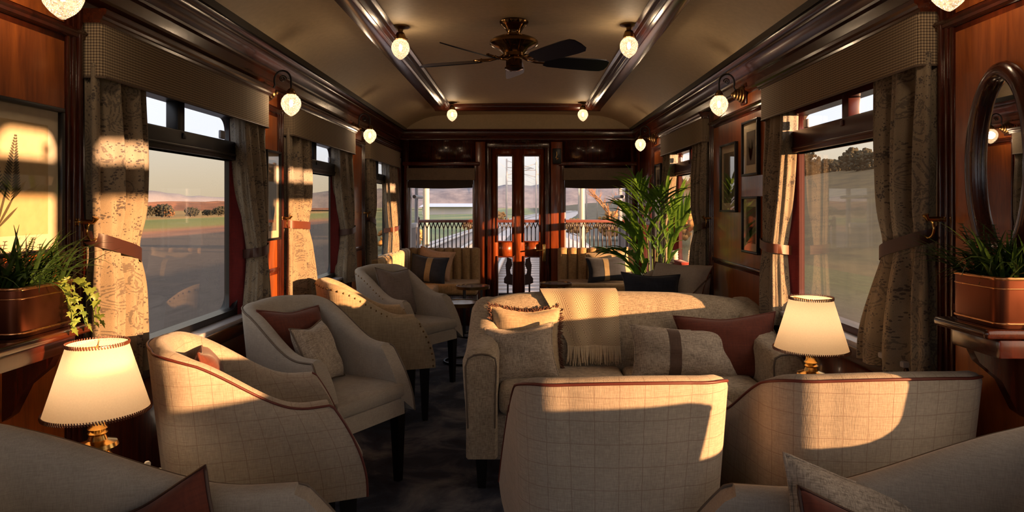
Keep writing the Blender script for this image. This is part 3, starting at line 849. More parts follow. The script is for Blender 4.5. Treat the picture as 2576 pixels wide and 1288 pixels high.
# ------------------------------------------------------------------ channel-backed benches by the end wall
def bench(name, label, x0, x1, side):
    t = thing(name, label, 'bench', ((x0 + x1) / 2, 7.5, 0), 0, 'channel-backed benches by the end wall')
    def channels(a, b, n, put):
        mb = MB(); w = (b - a) / n
        for i in range(n):
            rows, uvs = [], []
            for k in range(11):
                u = -1 + 2 * k / 10; d = .05 * math.sqrt(max(0, 1 - u * u)); row = []
                for q in range(12):
                    z = lerp(.44, .775, q / 8) if q <= 8 else .775 + .04 * math.sin((q - 8) / 3 * PI / 2)
                    dd = d if q <= 8 else d * math.cos((q - 8) / 3 * PI / 2)
                    row.append(put(a + w * (i + .5 + u * .49), .045 + dd, z - .012 * u * u))
                rows.append(row)
            mb.grid(rows)
        return mb
    n = 8
    channels(x0, x1, n, lambda a, d, z: (a, 7.80 - d, z)).build('channelled_back', M['channel'], t, 60)
    mb = MB(); mb.box(x0, x1, 7.755, 7.85, .1, .805, .02, 3); mb.build('back_board', M['channel'], t)
    mb = MB(); mb.box(x0, x1, 7.24, 7.74, .33, .455, .03, 4); mb.build('seat_cushion', M['channel'], t, 50)
    mb = MB(); mb.box(x0, x1 - .0, 7.28, 7.76, .0, .33, .01); mb.build('plinth', M['wood_dark'], t)
    if side:
        ys0, ys1 = 6.15, 7.22
        sx = -1
        xw = SX(-1, HW - .02)
        channels(ys0, 7.72, 9, lambda a, d, z: (xw + .05 + d, a, z)).build('channelled_back', fabric('bench_cloth_lit', lin(176, 152, 116), lin(206, 182, 146), 450, tweed=.3), t, 60)  # sunlit tone of the side back is put into its cloth colour
        mb = MB(); mb.box(xw, xw + .09, ys0, 7.75, .1, .805, .02, 3); mb.build('back_board', M['channel'], t)
        mb = MB(); mb.box(xw + .10, xw + .52, ys0, ys1, .33, .455, .03, 4); mb.build('seat_cushion', M['channel'], t, 50)
        mb = MB(); mb.box(xw + .02, xw + .50, ys0 + .02, 7.26, 0, .33, .01); mb.build('plinth', M['wood_dark'], t)
bench('corner_bench', 'tan corner bench with vertical channels left of the end door', -1.30, -.485, True)
bench('channel_bench', 'tan bench with vertical channels right of the end door, behind the palm', .41, 1.30, False)
BG = 'cushions on the end benches'
cushion('cushion', 'navy cushion with a tan vertical band on the left corner bench', (-1.02, 7.34, .605), (-16, 6, -10), .42, .30, .12, M['navy'], group=BG, band=(-.10, .22, M['tan_band']), seed=13)
cushion('cushion', 'pinkish beige cushion behind the banded navy one on the left corner bench', (-.97, 7.52, .645), (-12, 10, -4), .40, .34, .11, fabric('pink_beige', lin(176, 138, 112), lin(200, 164, 136), 450), group=BG, seed=14)
cushion('cushion', 'navy cushion with a tan vertical band on the right bench beside the palm', (.93, 7.40, .60), (-14, -3, 6), .46, .29, .12, M['navy'], group=BG, band=(-.20, .06, M['tan_band']), seed=15)
cushion('cushion', 'beige cushion behind the banded navy one on the right bench', (.98, 7.56, .63), (-12, -8, 4), .48, .34, .11, M['wool'], group=BG, seed=16)
cushion('cushion', 'plain dark navy cushion standing behind the sofa in front of the palm', (.845, 4.42, .735), (-16, 3, 6), .40, .24, .11, M['navy'], group='cushions by the palm', pip=plain('navy_piping', lin(30, 34, 44), .5), seed=17)
cushion('cushion', 'cream cushion with rope edging lying over the armchair behind the sofa', (1.05, 4.58, .765), (-34, 0, -42), .44, .32, .17, M['linen'], group='cushions by the palm', pip=M['leather'], seed=20)
# ------------------------------------------------------------------ curtains
def cat(P, u):
    n = len(P) - 1; f = min(max(u, 0), .99999) * n; i = int(f); q = f - i
    p0, p1, p2, p3 = P[max(i - 1, 0)], P[i], P[i + 1], P[min(i + 2, n)]
    return tuple(.5 * ((2 * b_) + (c_ - a_) * q + (2 * a_ - 5 * b_ + 4 * c_ - d_) * q * q + (3 * b_ - a_ - 3 * c_ + d_) * q ** 3) for a_, b_, c_, d_ in zip(p0, p1, p2, p3))
def drape(name, label, s, yp, ywt, ywk, ywb, zk, zh, seed=0, group='paisley curtains', strap='leather', hook=True, slope=.04, lined=True):
    """yp: pillar-side edge; ywt/ywk/ywb: window-side edge at top / tie / hem"""
    t = thing(name, label, 'curtain', (SX(s, 1.36), yp, EYE + zh), 0, group)
    far_ = ywt < yp; d = -1 if far_ else 1
    zt = EYE + (.46 if s < 0 else .49); z0 = EYE + zh; zk = EYE + zk
    rg = random.Random(seed); ph = rg.uniform(0, 6.28); NF = (5.0 if far_ else 5.0) + rg.uniform(-.4, .4)
    NU, NZ = 110, 46
    def plan(kind):
        if not far_:
            if kind == 0: return [(1.376, yp), (1.345, yp + .012), (1.342, lerp(yp, ywt, .35)), (1.342, lerp(yp, ywt, .7)), (1.350, ywt - .01), (1.378, ywt)]
            if kind == 1: return [(1.376, yp + .012), (1.338, yp + .02), (1.322, lerp(yp, ywk, .35)), (1.320, lerp(yp, ywk, .7)), (1.336, ywk - .01), (1.374, ywk)]
            return [(1.376, yp), (1.340, yp + .012), (1.330, lerp(yp, ywb, .35)), (1.328, lerp(yp, ywb, .7)), (1.340, ywb - .01), (1.376, ywb)]
        if kind == 0: return [(1.376, yp), (1.345, yp - .015), (1.338, lerp(yp, ywt, .5)), (1.330, ywt + .012), (1.366, ywt + .010), (1.427, ywt + .05)]
        if kind == 1: return [(1.376, yp - .02), (1.325, yp - .03), (1.306, lerp(yp, ywk, .5)), (1.302, ywk + .012), (1.345, ywk + .008), (1.398, ywk + .04)]
        return [(1.376, yp), (1.318, yp - .01), (1.300, lerp(yp, ywb, .5)), (1.296, ywb + .012), (1.345, ywb + .008), (1.405, ywb + .04)]
    PT, PK, PB = plan(0), plan(1), plan(2)
    def base(u, z):
        if z > zk: k = ((zt - z) / (zt - zk)) ** 1.8; A, B = PT, PK
        else: k = smooth((zk - z) / (zk - z0) * 1.1); A, B = PK, PB
        a_ = cat(A, u); b_ = cat(B, u); return lerp(a_[0], b_[0], k), lerp(a_[1], b_[1], k)
    def front(u, z):
        x, y = base(u, z); e = .01; x1, y1 = base(max(u - e, 0), z); x2, y2 = base(min(u + e, 1), z)
        tx, ty = x2 - x1, y2 - y1; L = math.hypot(tx, ty) + 1e-9; nx, ny = -ty / L * d, tx / L * d
        pin = math.exp(-((z - zk) / .09) ** 2); A = lerp(.022 if far_ else .031, .012, pin)
        v = u + .05 * math.sin(5 * u + ph)
        w = math.sin(2 * PI * NF * v + ph + .3 * math.sin(2.2 * z + ph)); w = (abs(w) ** .75) * (1 if w > 0 else -1)
        w += .30 * math.sin(2 * PI * NF * 2.3 * u + 1.3 * ph + z)
        fl = smooth(u / .07) * smooth((1 - u) / .06) * lerp(.5 if far_ else .62, 1, smooth((zt - z) / .35))
        if far_: fl *= 1 - .72 * smooth((u - .50) / .12)
        x += nx * A * w * fl; y += ny * A * w * fl
        return SX(s, min(x, 1.379 if (not far_ or y > ywt + .10) else 1.43)), y
    rows, uvs, back = [], [], []
    W = abs(ywt - yp) * (1.9 if not far_ else 2.2)
    for i in range(NU + 1):
        u = i / NU; row = []; uv = []; bk = []
        for j in range(NZ + 1):
            z = lerp(zt, z0, j / NZ); x, y = front(u, z)
            row.append((x, y, z)); uv.append((u * W + seed * .37, z))
            bk.append((x + s * .0022, y + (.0022 if far_ else 0), z))
        rows.append(row); uvs.append(uv); back.append(bk)
    mb = MB(); mb.grid(rows, uv=uvs); mb.grid(back, uv=uvs)
    mb.grid([[rows[i][-1] for i in range(NU + 1)], [back[i][-1] for i in range(NU + 1)]])
    mb.build('cloth', M['paisley'], t, 80)
    lr = []
    for j in range(NZ + 1):
        z = lerp(zt, z0 + .015, j / NZ)
        if far_:
            k = smooth((zt - z) / (zt - zk)); e0 = front(1, z)
            lr.append([(SX(s, 1.432), ywt + .052, z), (SX(s, 1.428), ywt + .075, z), (SX(s, 1.384), ywt + .10, z), (SX(s, 1.3805), yp - .03, z)])
        else:
            x, y = front(1, z); lr.append([(x + s * .003, y + .004, z), (SX(s, 1.381), y - .02, z), (SX(s, 1.3815), y - .08, z)])
    if lined: mb = MB(); mb.grid(lr); mb.build('lining', M['lining'], t, 80)
    # leather tieback wrapped round the gathered cloth
    ring = []
    for k in range(25):
        u = k / 24; x, y = base(u, zk); e = .01; x1, y1 = base(max(u - e, 0), zk); x2, y2 = base(min(u + e, 1), zk)
        L = math.hypot(x2 - x1, y2 - y1) + 1e-9; nx, ny = -(y2 - y1) / L * d, (x2 - x1) / L * d
        ring.append(Vector((SX(s, x + nx * .019), y + ny * .019, zk + slope * (.5 - u))))
    ring.insert(0, Vector((SX(s, 1.372), yp - d * .012, zk + slope * .55)))
    if not far_: ring.append(Vector((SX(s, 1.380), ring[-1].y - .03, ring[-1].z)))
    hgt = .023
    rows = [[q + Vector((0, 0, -hgt)), q + Vector((0, 0, hgt)), q + Vector((s * .003, 0, hgt)), q + Vector((s * .003, 0, -hgt))] for q in ring]
    mb = MB(); mb.grid(rows, closed_v=True); mb.build('tieback', M[strap], t, 60)
    if hook:
        mb = MB(); c = Vector((SX(s, 1.338), yp - d * .018, zk + slope * .6)); yh = yp - d * .035
        mb.tube([(SX(s, 1.382), yh, c.z + .03), (SX(s, 1.325), yh, c.z + .03), (SX(s, 1.318), yh, c.z + .045)], [.010, .007, .011], 8)
        mb.tube([c + Vector((0, d * .030 * math.cos(2 * PI * k / 20), .030 * math.sin(2 * PI * k / 20))) for k in range(20)], .0035, 6, closed=True)
        mb.lathe([(.0, 0), (.016, 0), (.016, .008), (0, .008)], (SX(s, 1.374), yh, c.z + .03), 14, 'X')
        mb.build('tieback_hook', M['brass'], t, 60)
    return t
GL, GR = 'paisley curtains on the left', 'paisley curtains on the right'
drape('curtain', 'sun-banded paisley curtain at the near edge of the first left window, above the lamp', -1, 2.20, 2.48, 2.43, 2.45, -.15, -.60, 1, GL, 'leather_dk', slope=.11)
drape('curtain', 'shaded paisley curtain at the far edge of the first left window, dark strap', -1, 3.63, 3.36, 3.46, 3.42, -.235, -.60, 2, GL, 'leather_dk', hook=False)
drape('curtain', 'brightly sunlit paisley curtain with orange strap at near edge of second left window', -1, 4.03, 4.42, 4.36, 4.50, -.125, -.60, 3, GL, slope=.03)
drape('curtain', 'shaded paisley curtain at the far edge of the second left window above the studded chairs', -1, 5.52, 5.16, 5.27, 5.20, -.20, -.60, 4, GL, 'leather_dk', hook=False)
drape('curtain', 'dark narrow paisley curtain at the near edge of the third left window', -1, 6.10, 6.38, 6.30, 6.36, -.15, -.60, 5, GL, 'leather_dk', slope=.08)
drape('curtain', 'sunlit paisley curtain with tan strap at far edge of third left window', -1, 7.52, 7.04, 7.10, 7.04, -.25, -.60, 6, GL, hook=False, lined=False)
drape('curtain', 'long shaded paisley curtain at the near edge of the first right window beside the mirror', 1, 2.165, 2.49, 2.41, 2.56, -.14, -.58, 7, GR, 'leather_dk', slope=.11)
drape('curtain', 'half-lit paisley curtain with tan strap at far edge of first right window', 1, 3.60, 3.325, 3.39, 3.37, -.21, -.60, 8, GR, hook=False)
drape('curtain', 'dark curtain at the near edge of the second right window beside the framed prints', 1, 4.785, 5.08, 5.00, 5.10, -.17, -.60, 9, GR, 'leather_dk', slope=.08)
drape('curtain', 'sunlit curtain behind the palm at the far edge of the second right window', 1, 6.18, 5.92, 6.02, 5.98, -.2, -.60, 10, GR, hook=False)

# pelmets
def pelmet(label, s, a, b):
    za, zb = (EYE + .414, EYE + .587) if s < 0 else (EYE + .446, EYE + .613)
    t = thing('pelmet', label, 'pelmet', (SX(s, 1.35), (a + b) / 2, za), 0, 'houndstooth pelmets')
    xo, xi = 1.3125, 1.3815
    path = [(xi, a), (xo + .01, a), (xo, a + .012), (xo, lerp(a, b, .25)), (xo, lerp(a, b, .5)), (xo, lerp(a, b, .75)), (xo, b - .012), (xo + .01, b), (xi, b)]
    rows, uvs = [], []; acc = 0
    for i, (x, y) in enumerate(path):
        if i: acc += math.dist(path[i], path[i - 1])
        zs = [za + .004, za, lerp(za, zb, .5), zb]
        rows.append([(SX(s, x + (.006 if k == 0 else 0)), y, z) for k, z in enumerate(zs)]); uvs.append([(acc, z) for z in zs])
    mb = MB(); mb.grid(rows, uv=uvs)
    mb.box(min(SX(s, xo + .004), SX(s, xi)), max(SX(s, xo + .004), SX(s, xi)), a + .004, b - .004, zb - .012, zb - .004)
    mb.build('pelmet_cloth', M['pelmet'], t, 40)
    mb = MB(); mb.tube([(SX(s, x), y, za + .002) for x, y in path], .004, 6); mb.build('piping', M['piping_grey'], t)
    pr = [(xi, zb), (xo - .004, zb), (xo - .004, zb + .010), (xo - .010, zb + .013), (xo - .012, zb + .022), (xo - .022, zb + .028), (xo - .024, zb + .040), (xo - .020, zb + .046), (xi, zb + .046)]
    mb = MB(); mb.extr([(SX(s, x), z) for x, z in pr], a - .018, b + .018); mb.build('crown_moulding', M['wood_y'], t)
LB = ['first left window', 'second left window', 'third left window by the end wall']
for k, (a, b) in enumerate(PEL[-1]): pelmet('houndstooth cloth pelmet with dark crown moulding over the ' + LB[k], -1, a, b)
RB = ['first right window', 'second right window behind the palm']
for k, (a, b) in enumerate(PEL[1]): pelmet('houndstooth cloth pelmet with dark crown moulding over the ' + RB[k], 1, a, b)

# roman blinds on the end windows
for k, (a, b) in enumerate(EW):
    t = thing('roman_blind', 'folded grey-brown roman blind on the end window %s' % ('left of the door' if k == 0 else 'right of the door behind the palm'), 'blind', ((a + b) / 2, END - .03, EYE + .2), 0, 'roman blinds')
    mb = MB(); mb.box(a - .015, b + .015, END - .06, END - .02, EYE + .29, EYE + .43, .006); mb.build('blind_top', M['blind'], t)
    mb = MB()
    for q in range(4):
        z1 = EYE + .305 - q * .012; pts = []
        rows = []
        for i in range(13):
            x = lerp(a + .004, b - .012, i / 12); sag = .010 * math.sin(PI * i / 12)
            rows.append([(x, END - .035 - .012 * q * 0 - .006 * q, z1), (x, END - .055 - .006 * q, z1 - .03), (x, END - .06 - .006 * q, z1 - .062 - sag), (x, END - .05 - .006 * q, z1 - .068 - sag), (x, END - .03 - .006 * q, z1 - .05)])
        mb.grid(rows, closed_v=True); mb.ngon(rows[0]); mb.ngon(rows[-1])
    mb.build('blind_folds', M['blind_dk'], t, 60)

# ------------------------------------------------------------------ lamps
def bulb_parts(t, z, r=.016):
    mb = MB(); mb.ball((0, 0, z), r, 12, 8, (.62, .62, 1.35)); return mb.build('bulb', M['bulb'], t, 60, world=False)
GLOBE = [(.016, .052), (.022, .050), (.036, .040), (.048, .024), (.0535, .004), (.052, -.014), (.044, -.034), (.032, -.050), (.018, -.062), (.008, -.069), (.001, -.072)]
E_SC, E_CL = 3.2, 2.8
def sconce():
    t = thing('wall_sconce', 'x', 'wall lamp', (0, 0, 0), 0, 'wall sconces')
    mb = MB(); mb.box(-.158, -.142, -.05, .05, -.005, .125, .008); mb.build('back_board', M['wood_dark'], t, world=False)
    mb = MB(); mb.lathe([(.052, -.144), (.052, -.132), (.044, -.128), (.044, -.118), (.035, -.114), (.034, -.104), (.025, -.100), (.023, -.090), (.013, -.084), (.011, -.076), (.0, -.070)], (0, 0, .058), 24, 'X'); mb.build('rosette', M['bronze'], t, 40, world=False)
    mb = MB(); p = []
    for k in range(24):
        a = R(205 - 205 * k / 23); p.append((-.046 + .046 * math.cos(a) * 1.0, 0, .125 + .055 * math.sin(a)))
    p = [(-.085, 0, .06), (-.098, 0, .085)] + p + [(0, 0, .10), (0, 0, .07)]
    mb.tube(p, .0055, 8)
    mb.tube([(-.046 + .02 * (1 - k / 30) * math.cos(k * .42), 0, .135 + .02 * (1 - k / 30) * math.sin(k * .42)) for k in range(28)], .0035, 6)
    mb.build('scroll_arm', M['black'], t, 60, world=False)
    mb = MB(); mb.lathe([(.004, .085), (.012, .082), (.020, .072), (.024, .062), (.025, .050), (.021, .046)], n=18)
    for k in range(3): mb.ball((.026 * math.cos(2.1 * k), .026 * math.sin(2.1 * k), .052), .004, 6, 4)
    mb.build('gallery', M['bronze'], t, 50, world=False)
    mb = MB(); mb.lathe(GLOBE, n=24); mb.build('glass_globe', M['globe'], t, 60, world=False)
    bulb_parts(t, 0); point('sconce_light', (0, 0, 0), E_SC, WARM, .03, t)
    return t
sc = sconce()
slist = [(-1, -1.263, 1.87, .585, 'pineapple-glass wall sconce above the near left curtain, cut by the top of the picture'),
         (-1, -1.260, 3.72, .560, 'pineapple-glass wall sconce between the first and second left windows'),
         (-1, -1.254, 5.645, .584, 'pineapple-glass wall sconce between the second and third left windows'),
         (1, 1.165, 1.86, .605, 'pineapple-glass wall sconce above the oval mirror, cut by the top of the picture'),
         (1, 1.170, 4.04, .603, 'pineapple-glass wall sconce above the framed prints on the right'),
         (1, 1.172, 6.72, .606, 'small far wall sconce on the right above the palm')]
for k, (s, x, y, z, lb) in enumerate(slist):
    if k == 0: o = sc
    else: o = dup(sc)
    o.location = (SX(s, HW) - s * .158, y, EYE + z); o.rotation_euler = (0, 0, 0 if s < 0 else PI); o['label'] = lb

def ceiling_lamp():
    t = thing('ceiling_lamp', 'x', 'ceiling lamp', (0, 0, 0), 0, 'ceiling lamps')
    mb = MB(); mb.lathe([(.0, 0), (.052, 0), (.052, -.006), (.03, -.012), (.016, -.018), (.014, -.034), (.022, -.038), (.027, -.048), (.034, -.066), (.036, -.078), (.030, -.082)], n=24)
    for k in range(3): mb.ball((.038 * math.cos(2.1 * k), .038 * math.sin(2.1 * k), -.075), .005, 6, 4)
    mb.build('fitter', M['bronze'], t, 40, world=False)
    mb = MB(); mb.lathe([(r, h - .125) for r, h in GLOBE], n=24); mb.build('glass_globe', M['globe'], t, 60, world=False)
    bulb_parts(t, -.125); point('lamp_light', (0, 0, -.125), E_CL, WARM, .03, t)
    return t
cl = ceiling_lamp()
for k, (s, y, lb) in enumerate(((-1, 3.985, 'glass ceiling lamp by the left beam near the fan'), (1, 3.94, 'glass ceiling lamp by the right beam near the fan'), (-1, 6.92, 'small far glass ceiling lamp at the left end of the cross beam'), (1, 6.92, 'small far glass ceiling lamp at the right end of the cross beam'))):
    o = cl if k == 0 else dup(cl)
    o.location = (SX(s, .670), y, EYE + ceil_z(.67)); o['label'] = lb

E_TL = 3.6
def table_lamp():
    t = thing('table_lamp', 'x', 'table lamp', (0, 0, 0), 0, 'brass table lamps')
    mb = MB(); mb.lathe([(0, 0), (.062, 0), (.064, .006), (.058, .014), (.040, .022), (.022, .030), (.016, .045), (.020, .075), (.030, .105), (.034, .125), (.026, .136), (.040, .142), (.050, .150), (.046, .160), (.024, .168), (.019, .180), (.024, .186), (.018, .192), (.024, .198), (.018, .206), (.016, .222), (.022, .228), (.040, .232), (.042, .238), (.010, .242), (.010, .30)], n=28)
    mb.build('brass_base', M['brass'], t, 40, world=False)
    mb = MB()
    zb, zt, rb, rt = .245, .425, .125, .072
    mb.grid([[(lerp(rb, rt, k / 6) * math.cos(2 * PI * j / 40), lerp(rb, rt, k / 6) * math.sin(2 * PI * j / 40), lerp(zb, zt, k / 6)) for j in range(40)] for k in range(7)], closed_v=True)
    sh = mb.build('lamp_shade', M['shade'], t, 60, world=False)
    for r0, z0 in ((rb, zb), (rt, zt)):
        mb = MB(); n = int(r0 * 2 * PI / .0065)
        for k in range(n):
            a = 2 * PI * k / n
            p = [Vector((r_ * math.cos(a + da), r_ * math.sin(a + da), z_)) for r_, z_, da in ((r0 + .002, z0 + .005, .0), (r0 + .0032, z0, .018), (r0 + .002, z0 - .005, .036))]
            mb.tube(p, .0019, 4, cap=False)
        mb.build('whipstitch', M['leather'], t, 60, world=False)
    mb = MB()
    for k in range(3): mb.tube([(0, 0, .415), (rt * math.cos(2.094 * k), rt * math.sin(2.094 * k), .42)], .002, 5)
    mb.tube([(0, 0, .30), (0, 0, .42)], .003, 6); mb.build('shade_carrier', M['brass'], t, world=False)
    mb = MB(); mb.ball((0, 0, .335), .024, 12, 8, (1, 1, 1.3)); mb.build('bulb', M['bulb'], t, 60, world=False)
    point('table_lamp_light', (0, 0, .335), E_TL, WARM, .03, t)
    return t
tl = table_lamp()
tl.location = (-1.137, 1.81, .505); tl['label'] = 'lit brass table lamp with cream shade in the near left corner below the planter'
o = dup(tl, (1.026, 2.40, .545), label='lit brass table lamp with cream shade by the first right window')
def lamp_table(name, label, x, y, h, r):
    t = thing(name, label, 'side table', (x, y, 0), 0, 'lamp tables')
    mb = MB(); mb.lathe([(0, h), (r - .006, h), (r, h - .006), (r, h - .02), (r - .01, h - .026), (0, h - .026)], (x, y, 0), 32); mb.build('table_top', M['wood_dark'], t, 40)
    mb = MB(); mb.lathe([(.02, h - .026), (.018, .3), (.026, .25), (.018, .2), (.02, .04), (.05, .03), (.13, .012), (.132, 0), (0, 0)], (x, y, 0), 24); mb.build('pedestal', M['leg'], t, 40)
lamp_table('lamp_table', 'round dark lamp table in the near left corner', -1.13, 1.785, .505, .175)
lamp_table('lamp_table', 'round dark lamp table hidden behind the right check armchair', 1.045, 2.50, .545, .19)
t = thing('posy', 'small posy of white flowers on the near left lamp table', 'flowers', (-.99, 1.76, .505))
mb = MB(); mb.lathe([(0, 0), (.018, 0), (.022, .02), (.016, .05), (.02, .06)], (-.985, 1.745, .505), 14); mb.build('vase', M['pot'], t, 50)
rg = random.Random(5); mb = MB(); fl = MB()
for k in range(16):
    a = rg.uniform(0, 6.28); L = rg.uniform(.06, .10); p = Vector((-.985 + .012 * math.cos(a), 1.745 + .012 * math.sin(a), .56)); q = p + Vector((.035 * math.cos(a), .035 * math.sin(a), L * .55)); mb.tube([p, q], [.0016, .001], 4)
    if k % 2: fl.ball(q, .009, 8, 5)
mb.build('stems', M['stem'], t); fl.build('blossoms', plain('white_petal', lin(226, 214, 196), .7), t)

# small round drinks tables
def drinks_table():
    t = thing('drinks_table', 'x', 'side table', (0, 0, 0), 0, 'round drinks tables')
    r, h = .165, .50
    mb = MB(); mb.lathe([(0, h - .004), (r - .006, h - .004), (r - .006, h - .02), (0, h - .02)], n=40); mb.build('stone_top', M['marble'], t, 40, world=False)
    mb = MB(); mb.lathe([(r - .006, h + .002), (r, h + .002), (r, h - .028), (r - .006, h - .028), (r - .006, h + .002)], n=40); mb.build('brass_rim', M['bronze'], t, 40, world=False)
    for k in range(4):
        a = PI / 4 + k * PI / 2; x, y = .12 * math.cos(a), .12 * math.sin(a); mb = MB(); mb.box(x - .007, x + .007, y - .007, y + .007, .01, h - .02); mb.build('leg', M['black'], t, world=False)
    mb = MB(); mb.tube([(.14 * math.cos(2 * PI * k / 32), .14 * math.sin(2 * PI * k / 32), .01) for k in range(32)], .01, 6, closed=True); mb.build('base_ring', M['black'], t, 60, world=False)
    return t
dt = drinks_table()
for k, (x, y, lb) in enumerate(((-.505, 5.60, 'round drinks table with pale reflecting top beside the aisle armchair'), (-.49, 6.72, 'round drinks table in front of the left corner bench'), (.345, 6.95, 'round drinks table between the end door and the right bench'))):
    o = dt if k == 0 else dup(dt)
    o.location = (x, y, 0); o['label'] = lb

# ------------------------------------------------------------------ ceiling fan
FX_, FY_ = -.047, 3.9
fan = thing('ceiling_fan', 'dark brass ceiling fan with five navy blades', 'ceiling fan', (FX_, FY_, EYE + 1.062))
mb = MB(); mb.lathe([(0, 0), (.080, 0), (.086, -.008), (.082, -.018), (.070, -.030), (.052, -.048), (.040, -.066), (.040, -.080)], n=32); mb.build('ceiling_cup', M['brass_old'], fan, 40, world=False)
mb = MB(); mb.lathe([(.040, -.078), (.060, -.086), (.100, -.096), (.128, -.108), (.140, -.120), (.140, -.134), (.124, -.146), (.100, -.158), (.080, -.168), (.062, -.186), (.062, -.205), (.05, -.212)], n=36)
for k in range(12): mb.box(.128 * math.cos(k * PI / 6) - .008, .128 * math.cos(k * PI / 6) + .008, .128 * math.sin(k * PI / 6) - .008, .128 * math.sin(k * PI / 6) + .008, -.138, -.118, .003)
mb.build('motor_housing', M['brass_old'], fan, 40, world=False)
mb = MB(); mb.lathe([(.05, -.208), (.052, -.215), (.046, -.222), (.046, -.262), (.054, -.268), (.054, -.278), (.03, -.288), (0, -.290)], n=8); mb.build('switch_cup', M['brass_old'], fan, 30, world=False)
bladem = plain('navy_blade', lin(30, 36, 58), .35)
for k in range(5):
    a0 = R(90 + 72 * k)
    zb = -.228 - .022 * (-math.sin(a0)) 
    Mx = Matrix.Translation((0, 0, zb)) @ Matrix.Rotation(a0, 4, 'Z') @ Matrix.Rotation(R(-20), 4, 'X')
    mb = MB(); mb.M = Mx; out = []
    prof = [(.19, .040), (.22, .052), (.35, .060), (.50, .064), (.56, .060), (.583, .042), (.59, .0)]
    pts = [(x, w) for x, w in prof] + [(x, -w) for x, w in prof[::-1][1:]]
    mb.prism([(x, y, -.003) for x, y in pts], (0, 0, .006), 0, 0); bl = mb.build('blade', bladem, fan, 30, world=False)
    mb = MB(); mb.M = Mx
    mb.tube([(.06, .012, .03), (.10, .020, .012), (.14, .026, .006), (.20, .030, .007), (.245, .0, .008), (.20, -.030, .007), (.14, -.026, .006), (.10, -.020, .012), (.06, -.012, .03)], .006, 6)
    mb.tube([(.12, 0, .01), (.25, 0, .008)], .007, 6)
    for q in (-.025, .025): mb.ball((.21, q, .009), .008, 8, 5)
    mb.build('blade_iron', M['brass_old'], fan, 60, world=False)

# ------------------------------------------------------------------ pictures, mirror
def picture(label, s, a, b, z0, z1, mat_w, art, frame=.014, group='framed prints'):
    t = thing('framed_print', label, 'picture', (SX(s, HW), (a + b) / 2, EYE + z0), 0, group)
    x = lambda h: SX(s, HW - h)
    bx = lambda mb, h0, h1, y0, y1, q0, q1, bev=0: mb.box(min(x(h0), x(h1)), max(x(h0), x(h1)), y0, y1, EYE + q0, EYE + q1, bev)
    mb = MB(); f = frame
    for q in ((a, b, z1 - f, z1), (a, b, z0, z0 + f), (a, a + f, z0 + f, z1 - f), (b - f, b, z0 + f, z1 - f)): bx(mb, .004, .026, *q, .003)
    mb.build('frame', M['black'], t)
    mb = MB(); bx(mb, .006, .012, a + f, b - f, z0 + f, z1 - f); mb.build('mat_board', M['paper'], t)
    ia, ib, i0, i1 = a + f + mat_w, b - f - mat_w, z0 + f + mat_w, z1 - f - mat_w
    mb = MB(); bx(mb, .0125, .0135, ia, ib, i0, i1); mb.build('print_paper', art[0], t)
    rg = random.Random(len(label)); mb = MB()
    def lf(y, z, L, ang, w):
        c, sn = math.cos(ang), math.sin(ang); n = 8; pts = []
        for k in range(n + 1):
            q = k / n; pts.append((q * L, w * math.sin(PI * q) ** .8))
        out = pts + [(p[0], -p[1]) for p in pts[::-1][1:-1]]
        P = [(y + u * c - v * sn, z + u * sn + v * c) for u, v in out]
        if all(ia < q[0] < ib and i0 < q[1] < i1 for q in P): mb.ngon([(x(.0142), q[0], EYE + q[1]) for q in P])
    H = i1 - i0; cy = lerp(ia, ib, .5)
    if art[2] == 'fern':
        for (base, top, sc_) in (((cy - .02, i0 + .3 * H), (cy - .03, i0 + .96 * H), 1), ((cy + .05, i0 + .3 * H), (cy + .07, i0 + .86 * H), .8)):
            for k in range(22):
                q = k / 21; y = lerp(base[0], top[0], q); z = lerp(base[1], top[1], q); L = (.085 * (1 - q) + .012) * sc_ * (ib - ia) / .36
                for d in (1, -1): lf(y, z, L * .62, R(90 - d * 52), .0032)
        for k in range(7): lf(cy + .0 , i0 + .06 * H, .10 + .02 * (k % 3), R(38 + k * 17), .0042)
    else:
        for k in range(9): lf(cy + rg.uniform(-.01, .01), i0 + .12 * H, min(H * rg.uniform(.35, .68), (ib - ia) * .9), R(66 + k * 6), .010)
    mb.build('botanical_drawing', art[1], t)
    mb = MB(); bx(mb, .017, .019, a + f, b - f, z0 + f, z1 - f); mb.build('picture_glass', M['pic_glass'], t)
ink = plain('print_ink', lin(84, 74, 52), .8); inkg = plain('print_green', lin(74, 84, 50), .8)
pp1 = plain('print_tan', lin(204, 178, 134), .8); pp2 = plain('print_grey', lin(120, 110, 98), .8); pp3 = plain('print_sage', lin(112, 108, 86), .8)
picture('large framed fern print on the left wall behind the near planter', -1, 1.56, 2.078, -.145, .297, .045, (pp1, ink, 'fern'))
picture('narrow framed print on the left pier between the first two windows', -1, 3.73, 3.95, -.20, .31, .04, (pp2, ink, 'leaf'))
picture('upper framed print nearest the curtain on the right pier', 1, 3.77, 4.045, .170, .492, .05, (pp2, ink, 'leaf'))
picture('lower framed leaf print below the upper one on the right pier', 1, 3.77, 4.045, -.28, .05, .045, (pp3, inkg, 'leaf'))
picture('tall framed leaf print at the far side of the right pier under the sconce', 1, 4.16, 4.49, -.045, .395, .045, (pp3, inkg, 'leaf'))
picture('small framed print on the far right wall above the palm', 1, 6.42, 6.70, .10, .40, .04, (pp2, ink, 'leaf'))

